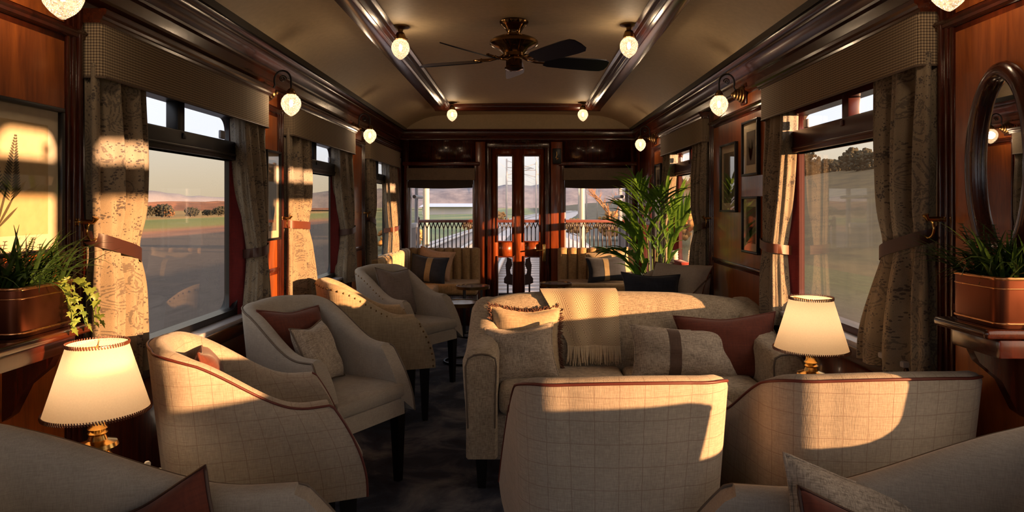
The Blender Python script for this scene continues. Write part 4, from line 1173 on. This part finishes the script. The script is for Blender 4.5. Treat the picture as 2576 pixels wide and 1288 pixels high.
t = thing('oval_mirror', 'oval wall mirror in a wide dark wood frame at the right edge', 'mirror', (SX(1, HW), 1.853, EYE - .17))
cy, cz, rw, rh = 1.853, EYE + .11, .142, .285
mb = MB(); rows = []
for k in range(48):
    a = 2 * PI * k / 48; row = []
    for q in range(10):
        b = 2 * PI * q / 10; rr = .026 * math.cos(b); hh = .016 + .022 * math.sin(b)
        row.append((SX(1, HW - .004 - hh), cy + (rw - .026 + rr) * math.cos(a), cz + (rh - .026 + rr) * math.sin(a)))
    rows.append(row)
mb.grid(rows, closed_u=True, closed_v=True); mb.build('mirror_frame', M['wood_dark'], t, 60)
mb = MB(); mb.ngon([(SX(1, HW - .014), cy + (rw - .03) * math.cos(2 * PI * k / 48), cz + (rh - .03) * math.sin(2 * PI * k / 48)) for k in range(48)]); mb.build('mirror_glass', M['mirror'], t)

# ------------------------------------------------------------------ planters on wall shelves
def blade(mb, base, dr, L, w, droop, n=7):
    dr = Vector(dr).normalized(); side = dr.cross(Vector((0, 0, 1)))
    if side.length < .05: side = Vector((1, 0, 0))
    side.normalize(); p = Vector(base); L_, R_ = [], []; d = dr.copy()
    for k in range(n + 1):
        q = k / n; ww = w * (math.sin(PI * min(1, q * .85 + .15)) ** .7) * (1 - q ** 4) + .0004
        L_.append(p + side * ww); R_.append(p - side * ww); p = p + d * (L / n); d = (d + Vector((0, 0, -droop / n))).normalized()
    up = side.cross(dr); mid = [(a + b) / 2 - Vector((0, 0, .25)) * (a - b).length for a, b in zip(L_, R_)]
    mb.grid([L_, mid, R_])
def ivy_leaf(mb, c, s, yaw, pitch):
    out = [(0, -.1), (.35, -.35), (.75, -.2), (.55, .1), (.9, .45), (.45, .4), (.3, .7), (0, 1.25), (-.3, .7), (-.45, .4), (-.9, .45), (-.55, .1), (-.75, -.2), (-.35, -.35)]
    m = Matrix.Translation(c) @ Matrix.Rotation(yaw, 4, 'Z') @ Matrix.Rotation(pitch, 4, 'X')
    pts = [m @ Vector((x * s, y * s, -.12 * s * abs(x))) for x, y in out]; ctr = m @ Vector((0, .2 * s, .08 * s))
    mb.add(pts + [ctr], [(i, (i + 1) % len(pts), len(pts)) for i in range(len(pts))])
def planter(name, label, s, y0, y1, zr, zb, ivy, dark):
    cx = SX(s, HW - .085); t = thing(name, label, 'planter', (cx, (y0 + y1) / 2, EYE + zb), 0, 'copper planters')
    hx, hy = .082, (y1 - y0) / 2; cyy = (y0 + y1) / 2
    def rr(sc_, z):
        return [(cx + p[0] * sc_, cyy + p[1] * sc_, EYE + z) for p in rrect(-hx, hx, -hy, hy, .03, 6)]
    h = zr - zb
    mb = MB(); mb.loft([rr(.95, zb), rr(1, zb + .02), rr(1.0, zr), rr(.93, zr), rr(.93, zr - .03)]); mb.build('copper_trough', M['copper'], t, 40)
    mb = MB()
    mb.tube(rr(1.0, zr), .0045, 6, closed=True); mb.tube(rr(1.0, zb + .1 * h), .0035, 6, closed=True); mb.tube(rr(1.0, zb + .80 * h), .0022, 6, closed=True); mb.build('rim_bands', M['copper_lt'], t, 60)
    mb = MB(); mb.ngon(rr(.92, zr - .02)); mb.build('soil', M['soil'], t)
    rg = random.Random(11 if s < 0 else 12); mb = MB()
    for k in range(150):
        b = (cx + rg.uniform(-.06, .06), cyy + rg.uniform(-.9, .9) * hy, EYE + zr - .02)
        a = rg.uniform(0, 6.28); up = rg.uniform(.6, 2.4)
        dx = math.cos(a); dx = dx if (dx * -s > -.4) else -dx
        blade(mb, b, (dx * .8, math.sin(a), up), rg.uniform(.08, .24), rg.uniform(.0028, .0055), rg.uniform(.6, 2.2))
    mb.build('grassy_foliage', M['leaf_dk'], t, 80)['kind'] = 'stuff'
    mb = MB()
    for k in range(10):
        b = Vector((cx, cyy + rg.uniform(-.8, .8) * hy, EYE + zr - .02)); a = rg.uniform(0, 6.28)
        top = b + Vector((-s * rg.uniform(0, .05), .06 * math.sin(a), rg.uniform(.06, .16)))
        mb.tube([b, top], .0016, 4)
        for q in range(12):
            p = b.lerp(top, .2 + .8 * q / 11); w = .05 * (1 - q / 14)
            for d in (-1, 1): blade(mb, p, (-s * .2, d, .35), w, .004, 1.0, 4)
    mb.build('fern_fronds', M['leaf_dk'], t, 80)['kind'] = 'stuff'
    if ivy:
        mb = MB()
        for tr in range(5):
            p = Vector((cx - s * .04, y1 - .07 + .018 * tr, EYE + zr)); d = Vector((-s * rg.uniform(.5, .9), rg.uniform(-.3, .3), .5)); pts = [p.copy()]
            for q in range(9):
                d = (d + Vector((-s * .02, rg.uniform(-.25, .25), -.42))).normalized(); p = p + d * .020; pts.append(p.copy())
                ivy_leaf(mb, p + Vector((-s * .008, rg.uniform(-.012, .012), .004)), rg.uniform(.013, .021), rg.uniform(0, 6.28), rg.uniform(-1.5, -.4))
            mb.tube(pts, .0016, 4)
        mb.build('trailing_ivy', M['ivy'], t, 80)['kind'] = 'stuff'
    # shelf
    t = thing('wall_shelf', 'mahogany console shelf on the %s wall under the copper planter' % ('left' if s < 0 else 'right'), 'shelf', (SX(s, HW), cyy, EYE + zb), 0, 'console shelves')
    mb = MB(); x0, x1 = SX(s, HW), SX(s, HW - .20)
    mb.box(min(x0, x1), max(x0, x1), 1.15 if s < 0 else 1.655, y1 + .025, EYE + zb - .026, EYE + zb - .001, .010, 3); mb.build('shelf_board', M['wood_y'], t)
    mb = MB()
    x1b = SX(s, HW - .165)
    mb.box(min(x0, x1b), max(x0, x1b), 1.17 if s < 0 else 1.66, y1 + .0, EYE + zb - .075, EYE + zb - .027, .008); mb.build('shelf_apron', M['wood_dark'], t)
    for yy in ((1.3, y1 - .05) if s < 0 else (y1 - .05,)):
        mb = MB(); mb.extr([(SX(s, HW - .001), EYE + zb - .07), (SX(s, HW - .15), EYE + zb - .07), (SX(s, HW - .13), EYE + zb - .11), (SX(s, HW - .07), EYE + zb - .16), (SX(s, HW - .03), EYE + zb - .24), (SX(s, HW - .001), EYE + zb - .26)], yy - .015, yy + .015); mb.build('bracket', M['wood_dark'], t)
planter('planter', 'copper trough planter with grasses and trailing ivy on the left shelf', -1, 1.69, 1.917, -.212, -.337, True, False)
planter('planter', 'shaded copper trough planter with dark ferns on the right shelf', 1, 1.66, 1.845, -.182, -.305, False, True)

# ------------------------------------------------------------------ palm
def palm():
    t = thing('potted_palm', 'tall kentia palm in a dark pot behind the sofa on the right', 'palm', (1.05, 5.35, 0))
    c = Vector((1.05, 5.35, 0))
    mb = MB(); mb.lathe([(0, 0), (.13, 0), (.15, .05), (.18, .36), (.185, .40), (.172, .40), (.168, .37), (0, .37)], c, 32); mb.build('pot', M['pot'], t, 40)
    mb = MB(); mb.lathe([(.168, .372), (0, .376)], c, 32); mb.build('soil', M['soil'], t)
    rg = random.Random(21)
    spec = [(100, .28, 1.00), (150, .34, .92), (200, .42, .80), (265, .30, 1.0), (340, .42, .86), (20, .36, .98), (60, .30, 1.05), (185, .52, .58), (225, .48, .60), (130, .22, 1.12)]
    for az, reach, hgt in spec:
        a = R(az + rg.uniform(-8, 8)); dx, dy = math.cos(a), math.sin(a)
        p0 = c + Vector((dx * .04, dy * .04, .37)); pts = []
        reach *= .62; hgt *= 1.07
        for k in range(15):
            q = k / 14; r = reach * q ** 1.9; z = hgt * (1.18 * q - .26 * q ** 3)
            x = p0.x + dx * r
            pts.append(Vector((min(x, 1.27), p0.y + dy * r, .37 + z)))
        mb = MB(); mb.tube(pts, [lerp(.007, .0022, k / 14) for k in range(15)], 6)
        st = mb.build('frond', [M['leaf']], t, 80)
        mb = MB(); tx = Vector((-dy, dx, 0))
        for k in range(6, 15):
            q = k / 14; L = (.30 * math.sin(PI * min(.98, (q - .22) / .85)) ** .6 + .05) * (hgt * .35 + .62)
            tang = (pts[min(14, k + 1)] - pts[k - 1]).normalized()
            for d in ((-1,) if k % 2 else (1,)) if k < 11 else (-1, 1):
                dr = tang * .95 + tx * d * .62 + Vector((0, 0, rg.uniform(-.05, .15)))
                if pts[k].x > 1.15: dr.x = min(dr.x, .1)
                blade(mb, pts[k], dr, L * 1.2 * rg.uniform(.85, 1.05), .019 * rg.uniform(.8, 1.15), rg.uniform(.6, 1.5), 8)
        blade(mb, pts[-1], pts[-1] - pts[-2], .2, .013, .8)
        o = mb.build('leaflets', [M['leaf']], st, 80)
palm()
t = thing('box', 'small red box on the sill of the second right window behind the palm', 'box', (1.30, 5.60, .772))
mb = MB(); mb.box(1.285, 1.345, 5.45, 5.72, .7715, .822, .006); mb.build('box_body', fabric('red_cloth', lin(138, 40, 32), lin(160, 54, 42), 400), t)
mb = MB(); mb.box(1.282, 1.348, 5.447, 5.723, .822, .838, .005); mb.build('box_lid', fabric('red_lid', lin(150, 48, 38), lin(170, 62, 48), 400), t)
t = thing('ornament', 'pale coiled ornament beside the red box on the window sill', 'ornament', (1.31, 5.86, .772))
mb = MB(); mb.tube([(1.315 + .022 * math.cos(k * .5), 5.85 + (.05 - k * .0006) * math.sin(k * .5) , .80 + k * .0016) for k in range(64)], .014, 8); mb.build('coil', plain('pale_plaster', lin(206, 190, 170), .6), t, 70)
mb = MB(); mb.box(1.285, 1.345, 5.79, 5.91, .7715, .79, .005); mb.build('plinth', M['wood_dark'], t)
# ------------------------------------------------------------------ outside
GZ = EYE - 2.4       # ground level
def gleft(x, y): return GZ - .0195 * max(0, min(142, -x - 8))
def terr(name, xs, ys, fz, mat):
    mb = MB(); mb.grid([[(x, y, fz(x, y)) for x in xs] for y in ys]); return struct(mb.build(name, mat, smooth_deg=None))
def fieldmat():
    t = NT('field_ground'); v = t.coord(); s = t.n('SeparateXYZ', {0: v})
    x = t.math('ADD', s.outputs[0], t.math('MULTIPLY', t.math('SUBTRACT', t.noise(t.mapping(v, (1, .15, 1)), .12, 3), .5), 16))
    k = t.math('MULTIPLY', t.math('ADD', x, 200), .0025)
    f = lambda m: (m + 200) * .0025
    c = t.ramp(k, [(f(-170), lin(160, 134, 72)), (f(-125), lin(180, 146, 78)), (f(-100), lin(140, 146, 68)), (f(-52), lin(166, 156, 80)), (f(-40), lin(190, 132, 92)), (f(-35), lin(160, 114, 92)), (f(-31), lin(88, 77, 76)), (f(-8), lin(80, 72, 74)), (f(5), lin(92, 86, 80)), (f(9), lin(92, 96, 60)), (f(60), lin(98, 104, 62))])
    gm = t.math('MULTIPLY', t.math('ADD', s.outputs[0], t.math('MULTIPLY', s.outputs[1], .30)), .12, True)
    gm = t.math('MULTIPLY', gm, t.math('SUBTRACT', 1.0, t.math('MULTIPLY', t.math('SUBTRACT', s.outputs[0], 2.5), .3, True), True))
    c = t.mix(gm, c, t.ramp(t.noise(v, .05, 3), [(.4, lin(118, 132, 84)), (.6, lin(160, 156, 104))]))
    g = t.noise(t.mapping(v, (3, .8, 3)), 1.4, 5, .65)
    c = t.mix(g, c, lin(52, 48, 44), 'SOFT_LIGHT')
    return t.done(t.bsdf(Base_Color=c, Roughness=.95))
terr('field', [-1500, -400, -200, -150, -120, -90, -60, -45, -30, -18, -8, 0, 8, 30, 80, 300, 1500], [-300, -60, 0, 30, 80, 160, 320, 700, 2000, 4000], gleft, fieldmat())
hm = NT('hill_grass'); v = hm.coord()
g = hm.noise(hm.mapping(v, (.5, .25, .5)), .9, 6, .65); g2 = hm.noise(v, .06, 3)
M['hill'] = hm.done(hm.bsdf(Base_Color=hm.mix(g2, hm.ramp(g, [(.35, lin(58, 54, 34)), (.6, lin(110, 98, 62))]), lin(84, 68, 48)), Roughness=.95))
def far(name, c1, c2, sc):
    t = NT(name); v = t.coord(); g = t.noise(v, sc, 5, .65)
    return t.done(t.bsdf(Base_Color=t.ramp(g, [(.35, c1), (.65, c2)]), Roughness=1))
# grass slope rising on the right
def hz(x, y):
    k = smooth((x - 9) / 55) * smooth((y - 6) / 26) * (1 - .5 * smooth((y - 200) / 260))
    return GZ - .05 + 8.6 * k + .4 * math.sin(y * .045 + x * .05)* k
terr('grass_slope', [8 + i * 3.5 for i in range(30)], [4 + i * 9 for i in range(60)], hz, M['hill'])
# far ridge behind, brown hill and mountains to the left
def ridge(name, pts, base, depth, mat):
    mb = MB(); n = 60; top, bot, bk = [], [], []
    for i in range(n + 1):
        u = i / n * (len(pts) - 1); k = min(int(u), len(pts) - 2); f = u - k
        x = lerp(pts[k][0], pts[k + 1][0], f); y = lerp(pts[k][1], pts[k + 1][1], f); z = lerp(pts[k][2], pts[k + 1][2], smooth(f))
        z += z * .05 * math.sin(i * 1.7) + z * .03 * math.sin(i * 3.9)
        d = Vector((x, y, 0)).normalized()
        bot.append((x, y, base)); m = Vector((x, y, 0)) + d * depth; top.append((m.x, m.y, base + z)); m2 = m + d * depth; bk.append((m2.x, m2.y, base))
    mid = [((a[0] * .55 + b[0] * .45), (a[1] * .55 + b[1] * .45), a[2] + (b[2] - a[2]) * .62) for a, b in zip(bot, top)]
    mb.grid([bot, mid, top, bk]); return struct(mb.build(name, mat, smooth_deg=None))
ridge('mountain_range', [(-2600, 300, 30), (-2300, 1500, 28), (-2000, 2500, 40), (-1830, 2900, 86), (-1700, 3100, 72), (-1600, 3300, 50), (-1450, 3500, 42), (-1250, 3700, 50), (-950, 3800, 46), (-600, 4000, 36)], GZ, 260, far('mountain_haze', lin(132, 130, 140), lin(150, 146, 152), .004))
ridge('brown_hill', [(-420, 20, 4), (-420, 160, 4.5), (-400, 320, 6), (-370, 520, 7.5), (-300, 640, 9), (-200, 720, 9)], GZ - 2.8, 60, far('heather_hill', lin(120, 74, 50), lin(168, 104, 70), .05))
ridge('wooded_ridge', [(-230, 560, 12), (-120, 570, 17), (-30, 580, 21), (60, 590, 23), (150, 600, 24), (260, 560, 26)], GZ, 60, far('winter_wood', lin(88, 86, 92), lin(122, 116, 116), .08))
# trees as lumpy crowns
def crown_mesh(seed, r, h):
    rg = random.Random(seed); mb = MB()
    for k in range(130):
        a = rg.uniform(0, 6.28); q = rg.uniform(0, 1) ** .6; hh = rg.uniform(.22, .95)
        q *= max(.2, 1 - ((hh - .5) / .5) ** 2) ** .5
        c = (r * q * math.cos(a), r * q * math.sin(a), h * hh)
        rr = r * rg.uniform(.07, .17); rows = []
        for i in range(5):
            la = -PI / 2 + PI * i / 4; row = []
            for j in range(7):
                lo = 2 * PI * j / 7; d = rr * rg.uniform(.6, 1.4)
                row.append((c[0] + d * math.cos(la) * math.cos(lo), c[1] + d * math.cos(la) * math.sin(lo), c[2] + d * .9 * math.sin(la)))
            rows.append(row)
        mb.grid(rows, closed_v=True)
    return mb
tdark = far('evergreen_crown', lin(38, 40, 34), lin(64, 62, 48), .8); tbrown = far('autumn_crown', lin(96, 70, 50), lin(134, 102, 72), .8)
def tree(mat, label, seed, r, h, group):
    t = thing('tree', label, 'tree', (0, 0, 0), 0, group)
    mb = crown_mesh(seed, r, h); mb.build('crown', mat, t, 80, world=False)
    mb = MB(); mb.tube([(0, 0, -.3), (0, 0, h * .5)], [.25, .15], 6); mb.build('trunk', M['leg'], t, world=False)
    return t
protos = [tree(tdark, 'dark tree in the hedge line beyond the field on the left', 1, 3.4, 6.5, 'trees across the left field'), tree(tdark, 'dark tree in the hedge line beyond the field on the left', 2, 4.2, 5.6, 'trees across the left field'), tree(tbrown, 'brown autumn tree in the hedge line beyond the field on the left', 3, 4.0, 6.5, 'trees across the left field')]
rg = random.Random(9); first = [1, 1, 1]
def put(k, x, y, sc_, label=None, group=None, z=None):
    o = protos[k] if first[k] and label is None else dup(protos[k])
    if label is None: first[k] = 0
    o.location = (x, y, gleft(x, y) - .1 if z is None else z); o.scale = (sc_, sc_, sc_ * rg.uniform(.85, 1.15)); o.rotation_euler = (0, 0, rg.uniform(0, 6))
    if label: o['label'] = label; o['group'] = group
for k in range(54):
    y = 95 + k * 5.6 + rg.uniform(-2, 2); put(rg.choice((0, 1, 0, 1, 2)), -146 + rg.uniform(-5, 5) + .06 * (y - 200), y, rg.uniform(.55, .8))
put(2, -150, 227, 1.15); put(0, -140, 243, 1.0); put(1, -140, 263, 1.0)
for k in range(90):
    y = 44 + k * 3.2 + rg.uniform(-2, 2); x = 52 + (k % 3) * 6 + rg.uniform(-3, 3)
    put(rg.choice((0, 0, 1, 2)), x, y, rg.uniform(.6, .9), 'brown-green tree on the ridge above the right slope', 'trees on the right slope', hz(x, y) - 1)
# long white sheds
t = thing('warehouse', 'long white shed with low roof beyond the railing on the left', 'warehouse', (-22, 196, GZ))
mb = MB(); mb.box(-29, -14.5, 196, 214, GZ - .6, GZ + 1.9); mb.build('shed_wall', plain('shed_white', lin(196, 190, 186), .7), t)
mb = MB(); mb.extrx([(194, GZ + 1.9), (216, GZ + 1.9), (205, GZ + 2.9)], -29.6, -14); mb.build('shed_roof', plain('shed_roof', lin(206, 204, 206), .6), t)
t = thing('warehouse', 'smaller pale shed beside the long white one', 'warehouse', (-10, 205, GZ))
mb = MB(); mb.box(-13, -9.5, 200, 212, GZ - .2, GZ + 1.8); mb.build('shed_wall', plain('shed_grey', lin(176, 172, 170), .7), t)
mb = MB(); mb.box(-12, -10.6, 200, 203, GZ + 1.8, GZ + 3.9); mb.build('shed_tower', plain('shed_tower', lin(206, 200, 196), .7), t)
mb = MB(); mb.extrx([(199, GZ + 1.8), (213, GZ + 1.8), (206, GZ + 2.5)], -13.2, -9.3); mb.build('shed_roof', plain('shed_roof_grey', lin(190, 188, 190), .6), t)
# track behind the train
def trk(y): return 3.4 * ((y - 9) / 90) ** 2 * 1.0
bal = far('ballast', lin(140, 134, 130), lin(196, 186, 178), 7)
mb = MB(); mb.grid([[(trk(y) + x, y, z) for x, z in ((-6.5, GZ + .02), (-5, GZ + .45), (2.2, GZ + .45), (3.6, GZ + .02))] for y in [9 + i * 4 for i in range(60)]]); struct(mb.build('track_bed', bal, smooth_deg=None))
rl = glossmetal('rail_steel', lin(170, 164, 160), .3)
for tr, nm in ((0, 'the track the train runs on'), (-3.4, 'the second track to the left')):
    t = thing('railway_track', 'steel railway rails on grey sleepers, ' + nm, 'railway track', (tr, 12, GZ + .5))
    for sx in (-.72, .72):
        mb = MB(); mb.grid([[(trk(y) + tr + sx + x, y, GZ + .5 + z) for x, z in ((-.04, 0), (-.04, .15), (.04, .15), (.04, 0))] for y in [9 + i * 3 for i in range(70)]]); mb.build('rail', rl, t, None)
    mb = MB()
    for i in range(90):
        y = 9.2 + i * .7; mb.box(trk(y) + tr - 1.25, trk(y) + tr + 1.25, y - .13, y + .13, GZ + .42, GZ + .52)
    mb.build('sleepers', plain('concrete_sleeper', lin(140, 132, 126), .9), t, None)
# masts
mastm = plain('mast_steel', lin(178, 168, 158), .6); masty = plain('near_mast', lin(196, 182, 156), .6)
def mast(x, y, side, h, w, label, mat):
    t = thing('catenary_mast', label, 'mast', (x, y, GZ), 0, 'catenary masts')
    mb = MB(); mb.box(x - w / 2, x + w / 2, y - w / 2, y + w / 2, GZ, GZ + h); mb.build('mast_post', mat, t, None)
    mb = MB(); mb.tube([(x, y, GZ + h - .9), (x + side * 2.8, y, GZ + h - 1.0)], .04, 5); mb.tube([(x, y, GZ + h - .2), (x + side * 2.6, y, GZ + h - .95)], .03, 5); mb.tube([(x, y, GZ + h - 1.7), (x + side * 2.4, y, GZ + h - 1.05)], .03, 5); mb.build('cantilever', mastm, t, None)
mast(-4.4, 31, 1, 8.5, .26, 'thick tan mast seen through the left end window', masty)
mast(2.75, 31, -1, 8.5, .22, 'thick tan mast seen through the right end window', masty)
for k, (x, y, sd) in enumerate(((-1.6, 70, 1), (1.55, 75, -1), (4.4, 84, -1), (5.2, 62, -1), (8.4, 88, -1), (12.2, 110, -1), (15.8, 118, -1), (-2.6, 110, 1))):
    mast(x, y, sd, 7.2, .16, ['slim grey mast seen through the left door pane', 'slim grey mast seen through the right door pane', 'slim grey mast in the row curving right, second from the door', 'slim grey mast in the row curving right, nearest of the row', 'slim grey mast in the row curving right, third from the door', 'slim grey mast in the row curving right, next to last', 'slim grey mast at the right end of the curving row', 'distant grey mast behind the left door pane'][k], mastm)
t = thing('overhead_wires', 'thin overhead wires strung between the masts', 'wires', (2, 60, GZ + 7))
mb = MB()
for z, o in ((6.2, 0), (7.0, 0), (6.2, -3.4), (7.0, -3.4)):
    mb.tube([(trk(y) + o + .2, y, GZ + z) for y in range(12, 200, 6)], .015, 4)
mb.build('contact_wire', M['sill'], t)
# orange winter tree on the right
t = thing('bare_tree', 'bare orange-brown winter tree right of the track', 'tree', (5.2, 40, GZ))
rg = random.Random(4); bt = plain('bare_bark', lin(150, 104, 64), .9); mb = MB(); tw = MB()
def branch(m, p, d, L, r, depth):
    q = p + d * L; m.tube([p, (p + q) / 2 + Vector((rg.uniform(-.06, .06), rg.uniform(-.06, .06), 0)) * L, q], [r, r * .8, r * .6], 5)
    if depth == 0: return
    for k in range(3 if depth > 1 else 4):
        nd = (d + Vector((rg.uniform(-.8, .8), rg.uniform(-.8, .8), rg.uniform(-.15, .5)))).normalized(); branch(tw, p.lerp(q, rg.uniform(.5, 1)), nd, L * rg.uniform(.55, .8), r * .55, depth - 1)
branch(mb, Vector((5.2, 40, GZ)), Vector((0, 0, 1)), 1.7, .11, 4)
mb.build('trunk', bt, t); tw.build('twigs', bt, t)
scrub = far('scrub_leaf', lin(140, 96, 52), lin(186, 142, 82), 1.2)
for k, (x, y, sx, h, lb) in enumerate(((6.6, 46, 1.1, 1.0, 'round ochre bush behind the bare tree'), (4.2, 52, .8, .7, 'low ochre bush beside the curving track'), (-6.4, 36, .9, .7, 'orange bush at the foot of the left tan mast'), (-4.0, 60, .9, .6, 'olive bush left of the track by the field'), (8.5, 40, 1.2, 1.2, 'larger ochre bush at the foot of the right slope'), (-3.0, 78, .9, .9, 'pale bush seen low through the left door pane'))):
    t = thing('bush', lb, 'bush', (x, y, GZ), 0, 'bushes by the track'); mb = crown_mesh(30 + k, 1.5, 1.9); mb.build('foliage', scrub, t, 80, world=False); t.scale = (sx, sx, h)

# ------------------------------------------------------------------ open platform at the end of the carriage
mb = MB(); mb.box(-1.45, 1.36, END + .09, END + 1.3, -.1, -.02); struct(mb.build('balcony_deck', M['leg'], smooth_deg=None))
rail_m = plain('railing_iron', lin(58, 44, 38), .4); RY = END + 1.18
t = thing('balcony_railing', 'dark iron railing with pointed arches round the open end platform', 'railing', (CXR, RY, 0))
mb = MB(); mb.box(-1.40, 1.31, RY - .03, RY + .03, EYE - .235, EYE - .195, .008); mb.build('top_rail', plain('rail_wood', lin(112, 56, 40), .4), t)
mb = MB()
nb = 49; dx = 2.69 / (nb - 1)
for i in range(nb):
    x = -1.39 + dx * i; g = .007
    mb.box(x - g, x + g, RY - .008, RY + .008, EYE - .58, EYE - .31)
    for d in (-1, 1):
        mb.prism([(x - g, RY - .008, EYE - .315), (x + g, RY - .008, EYE - .315), (x + d * dx / 2 + g, RY - .008, EYE - .235), (x + d * dx / 2 - g, RY - .008, EYE - .235)], (0, .016, 0), 0, 0)
        if i % 2 == 0:
            mb.prism([(x - g, RY - .008, EYE - .575), (x + g, RY - .008, EYE - .575), (x + d * dx + g, RY - .008, EYE - .66), (x + d * dx - g, RY - .008, EYE - .66)], (0, .016, 0), 0, 0)
mb.box(-1.40, 1.31, RY - .012, RY + .012, EYE - 1.22, EYE - 1.18)
mb.build('arched_bars', rail_m, t, None)
for x in (-1.40, 1.31):
    mb = MB(); mb.box(x - .02, x + .02, RY - .02, RY + .02, -.05, EYE - .19); mb.ball((x, RY, EYE - .175), .026, 10, 6); mb.build('rail_post', rail_m, t)
for d in (-1, 1):
    x = CXR + d * .145; mb = MB()
    out = [(0, -.70), (.05, -.72), (.06, -.80), (.03, -.87), (.04, -.92), (.11, -.95), (.12, -1.04), (.06, -1.07), (0, -1.06), (-.05, -1.04), (-.05, -.98), (-.02, -.94), (-.03, -.80)]
    mb.prism([(x + d * -p, RY - .05, EYE + z) for p, z in out], (0, .03, 0), 0, 0); mb.box(x - .012, x + .012, RY - .03, RY - .01, -.04, EYE - .60); mb.build('gate_scroll', plain('gate_brown', lin(72, 52, 44), .4), t)
wt = plain('white_paint', lin(186, 186, 188), .5); gp = plain('grey_panel', lin(118, 116, 118), .5)
for s in (-1, 1):
    t = thing('platform_screen', 'white framed windscreen at the %s side of the open platform' % ('left' if s < 0 else 'right'), 'screen', (SX(s, 1.32), END + .6, 0), 0, 'platform windscreens')
    x0, x1 = SX(s, 1.27), SX(s, 1.31); a, b = min(x0, x1), max(x0, x1)
    mb = MB()
    for y0, y1, z0, z1 in ((END + .10, END + .16, -.02, 2.2), (END + .62, END + .68, -.02, 2.2), (END + .16, END + .62, EYE - .28, EYE - .22), (END + .16, END + .62, EYE + .26, EYE + .32)): mb.box(a, b, y0, y1, z0, z1, .008)
    mb.tube([(SX(s, 1.23), END + .1, EYE + .10), (SX(s, 1.23), END + .7, EYE + .10)], .022, 10); mb.build('screen_frame', wt, t)
    mb = MB(); mb.box(a + .012, b - .012, END + .16, END + .62, -.02, EYE - .28); mb.build('lower_panel', gp, t)
    mb = MB(); mb.box(a + .017, b - .017, END + .16, END + .62, EYE - .22, EYE + .26); mb.build('screen_pane', M['pane_end'], t)

# ------------------------------------------------------------------ sun, sky, camera
SUN_AZ, SUN_EL = 2.0, .074      # travel direction: x per y, fall per horizontal metre
d = Vector((-SUN_AZ, 1, 0)); d.normalize(); d.z = -SUN_EL
l = bpy.data.lights.new('low_sun', 'SUN'); l.energy = 15.0; l.color = (1, .58, .31); l.angle = R(.7)
o = bpy.data.objects.new('low_sun', l); C.objects.link(o); o.rotation_euler = d.to_track_quat('-Z', 'Y').to_euler()
w = bpy.data.worlds.new('evening_sky'); bpy.context.scene.world = w; w.use_nodes = True
nt = w.node_tree; nt.nodes.clear()
tc = nt.nodes.new('ShaderNodeTexCoord'); sp = nt.nodes.new('ShaderNodeSeparateXYZ'); rp = nt.nodes.new('ShaderNodeValToRGB'); bg = nt.nodes.new('ShaderNodeBackground'); ow = nt.nodes.new('ShaderNodeOutputWorld')
nt.links.new(tc.outputs['Generated'], sp.inputs[0]); nt.links.new(sp.outputs[2], rp.inputs[0]); dt_ = nt.nodes.new('ShaderNodeVectorMath'); dt_.operation = 'DOT_PRODUCT'; dt_.inputs[1].default_value = (.86, -.43, .27)
nt.links.new(tc.outputs['Generated'], dt_.inputs[0])
r2 = nt.nodes.new('ShaderNodeValToRGB'); nt.links.new(dt_.outputs['Value'], r2.inputs[0])
mx = nt.nodes.new('ShaderNodeMix'); mx.data_type = 'RGBA'; mx.blend_type = 'ADD'; mx.inputs[0].default_value = 1.0
nt.links.new(rp.outputs[0], mx.inputs[6]); nt.links.new(r2.outputs[0], mx.inputs[7]); nt.links.new(mx.outputs[2], bg.inputs[0])
r2.color_ramp.elements[0].position = .05; r2.color_ramp.elements[0].color = (0, 0, 0, 1)
r2.color_ramp.elements[1].position = 1.0; r2.color_ramp.elements[1].color = (2.3, 1.8, 1.4, 1)      # the sky glows towards the low sun
q = r2.color_ramp.elements.new(.5); q.color = (.5, .44, .40, 1); nt.links.new(bg.outputs[0], ow.inputs[0])
e = rp.color_ramp.elements
e[0].position = 0.0; e[0].color = (.80, .70, .58, 1)
e[1].position = 1.0; e[1].color = (.85, 1.0, 1.35, 1)
for p, c in ((.035, (.86, .80, .72, 1)), (.085, (.94, .95, .97, 1)), (.2, (.98, 1.0, 1.06, 1)), (.45, (.95, 1.06, 1.3, 1))):
    q = e.new(p); q.color = c
bg.inputs[1].default_value = .80
cam = bpy.data.cameras.new('camera'); cam.sensor_width = 36; cam.lens = 36 * 1700 / 2576
cam.shift_x = (1288 - 1313.5) / 2576; cam.shift_y = -(644 - 516) / 2576
cam.clip_end = 8000; cam.clip_start = .02
co = bpy.data.objects.new('camera', cam); C.objects.link(co); co.location = (0, 0, EYE); co.rotation_euler = (PI / 2, 0, 0)
S = bpy.context.scene; S.camera = co
S.view_settings.view_transform = 'Standard'; S.view_settings.look = 'None'; S.view_settings.exposure = 0.65; S.view_settings.gamma = 1.0
S.cycles.max_bounces = 10; S.cycles.diffuse_bounces = 5; S.cycles.glossy_bounces = 4; S.cycles.transmission_bounces = 6; S.cycles.transparent_max_bounces = 24
S.cycles.sample_clamp_indirect = 4.0; S.cycles.caustics_reflective = False; S.cycles.caustics_refractive = False
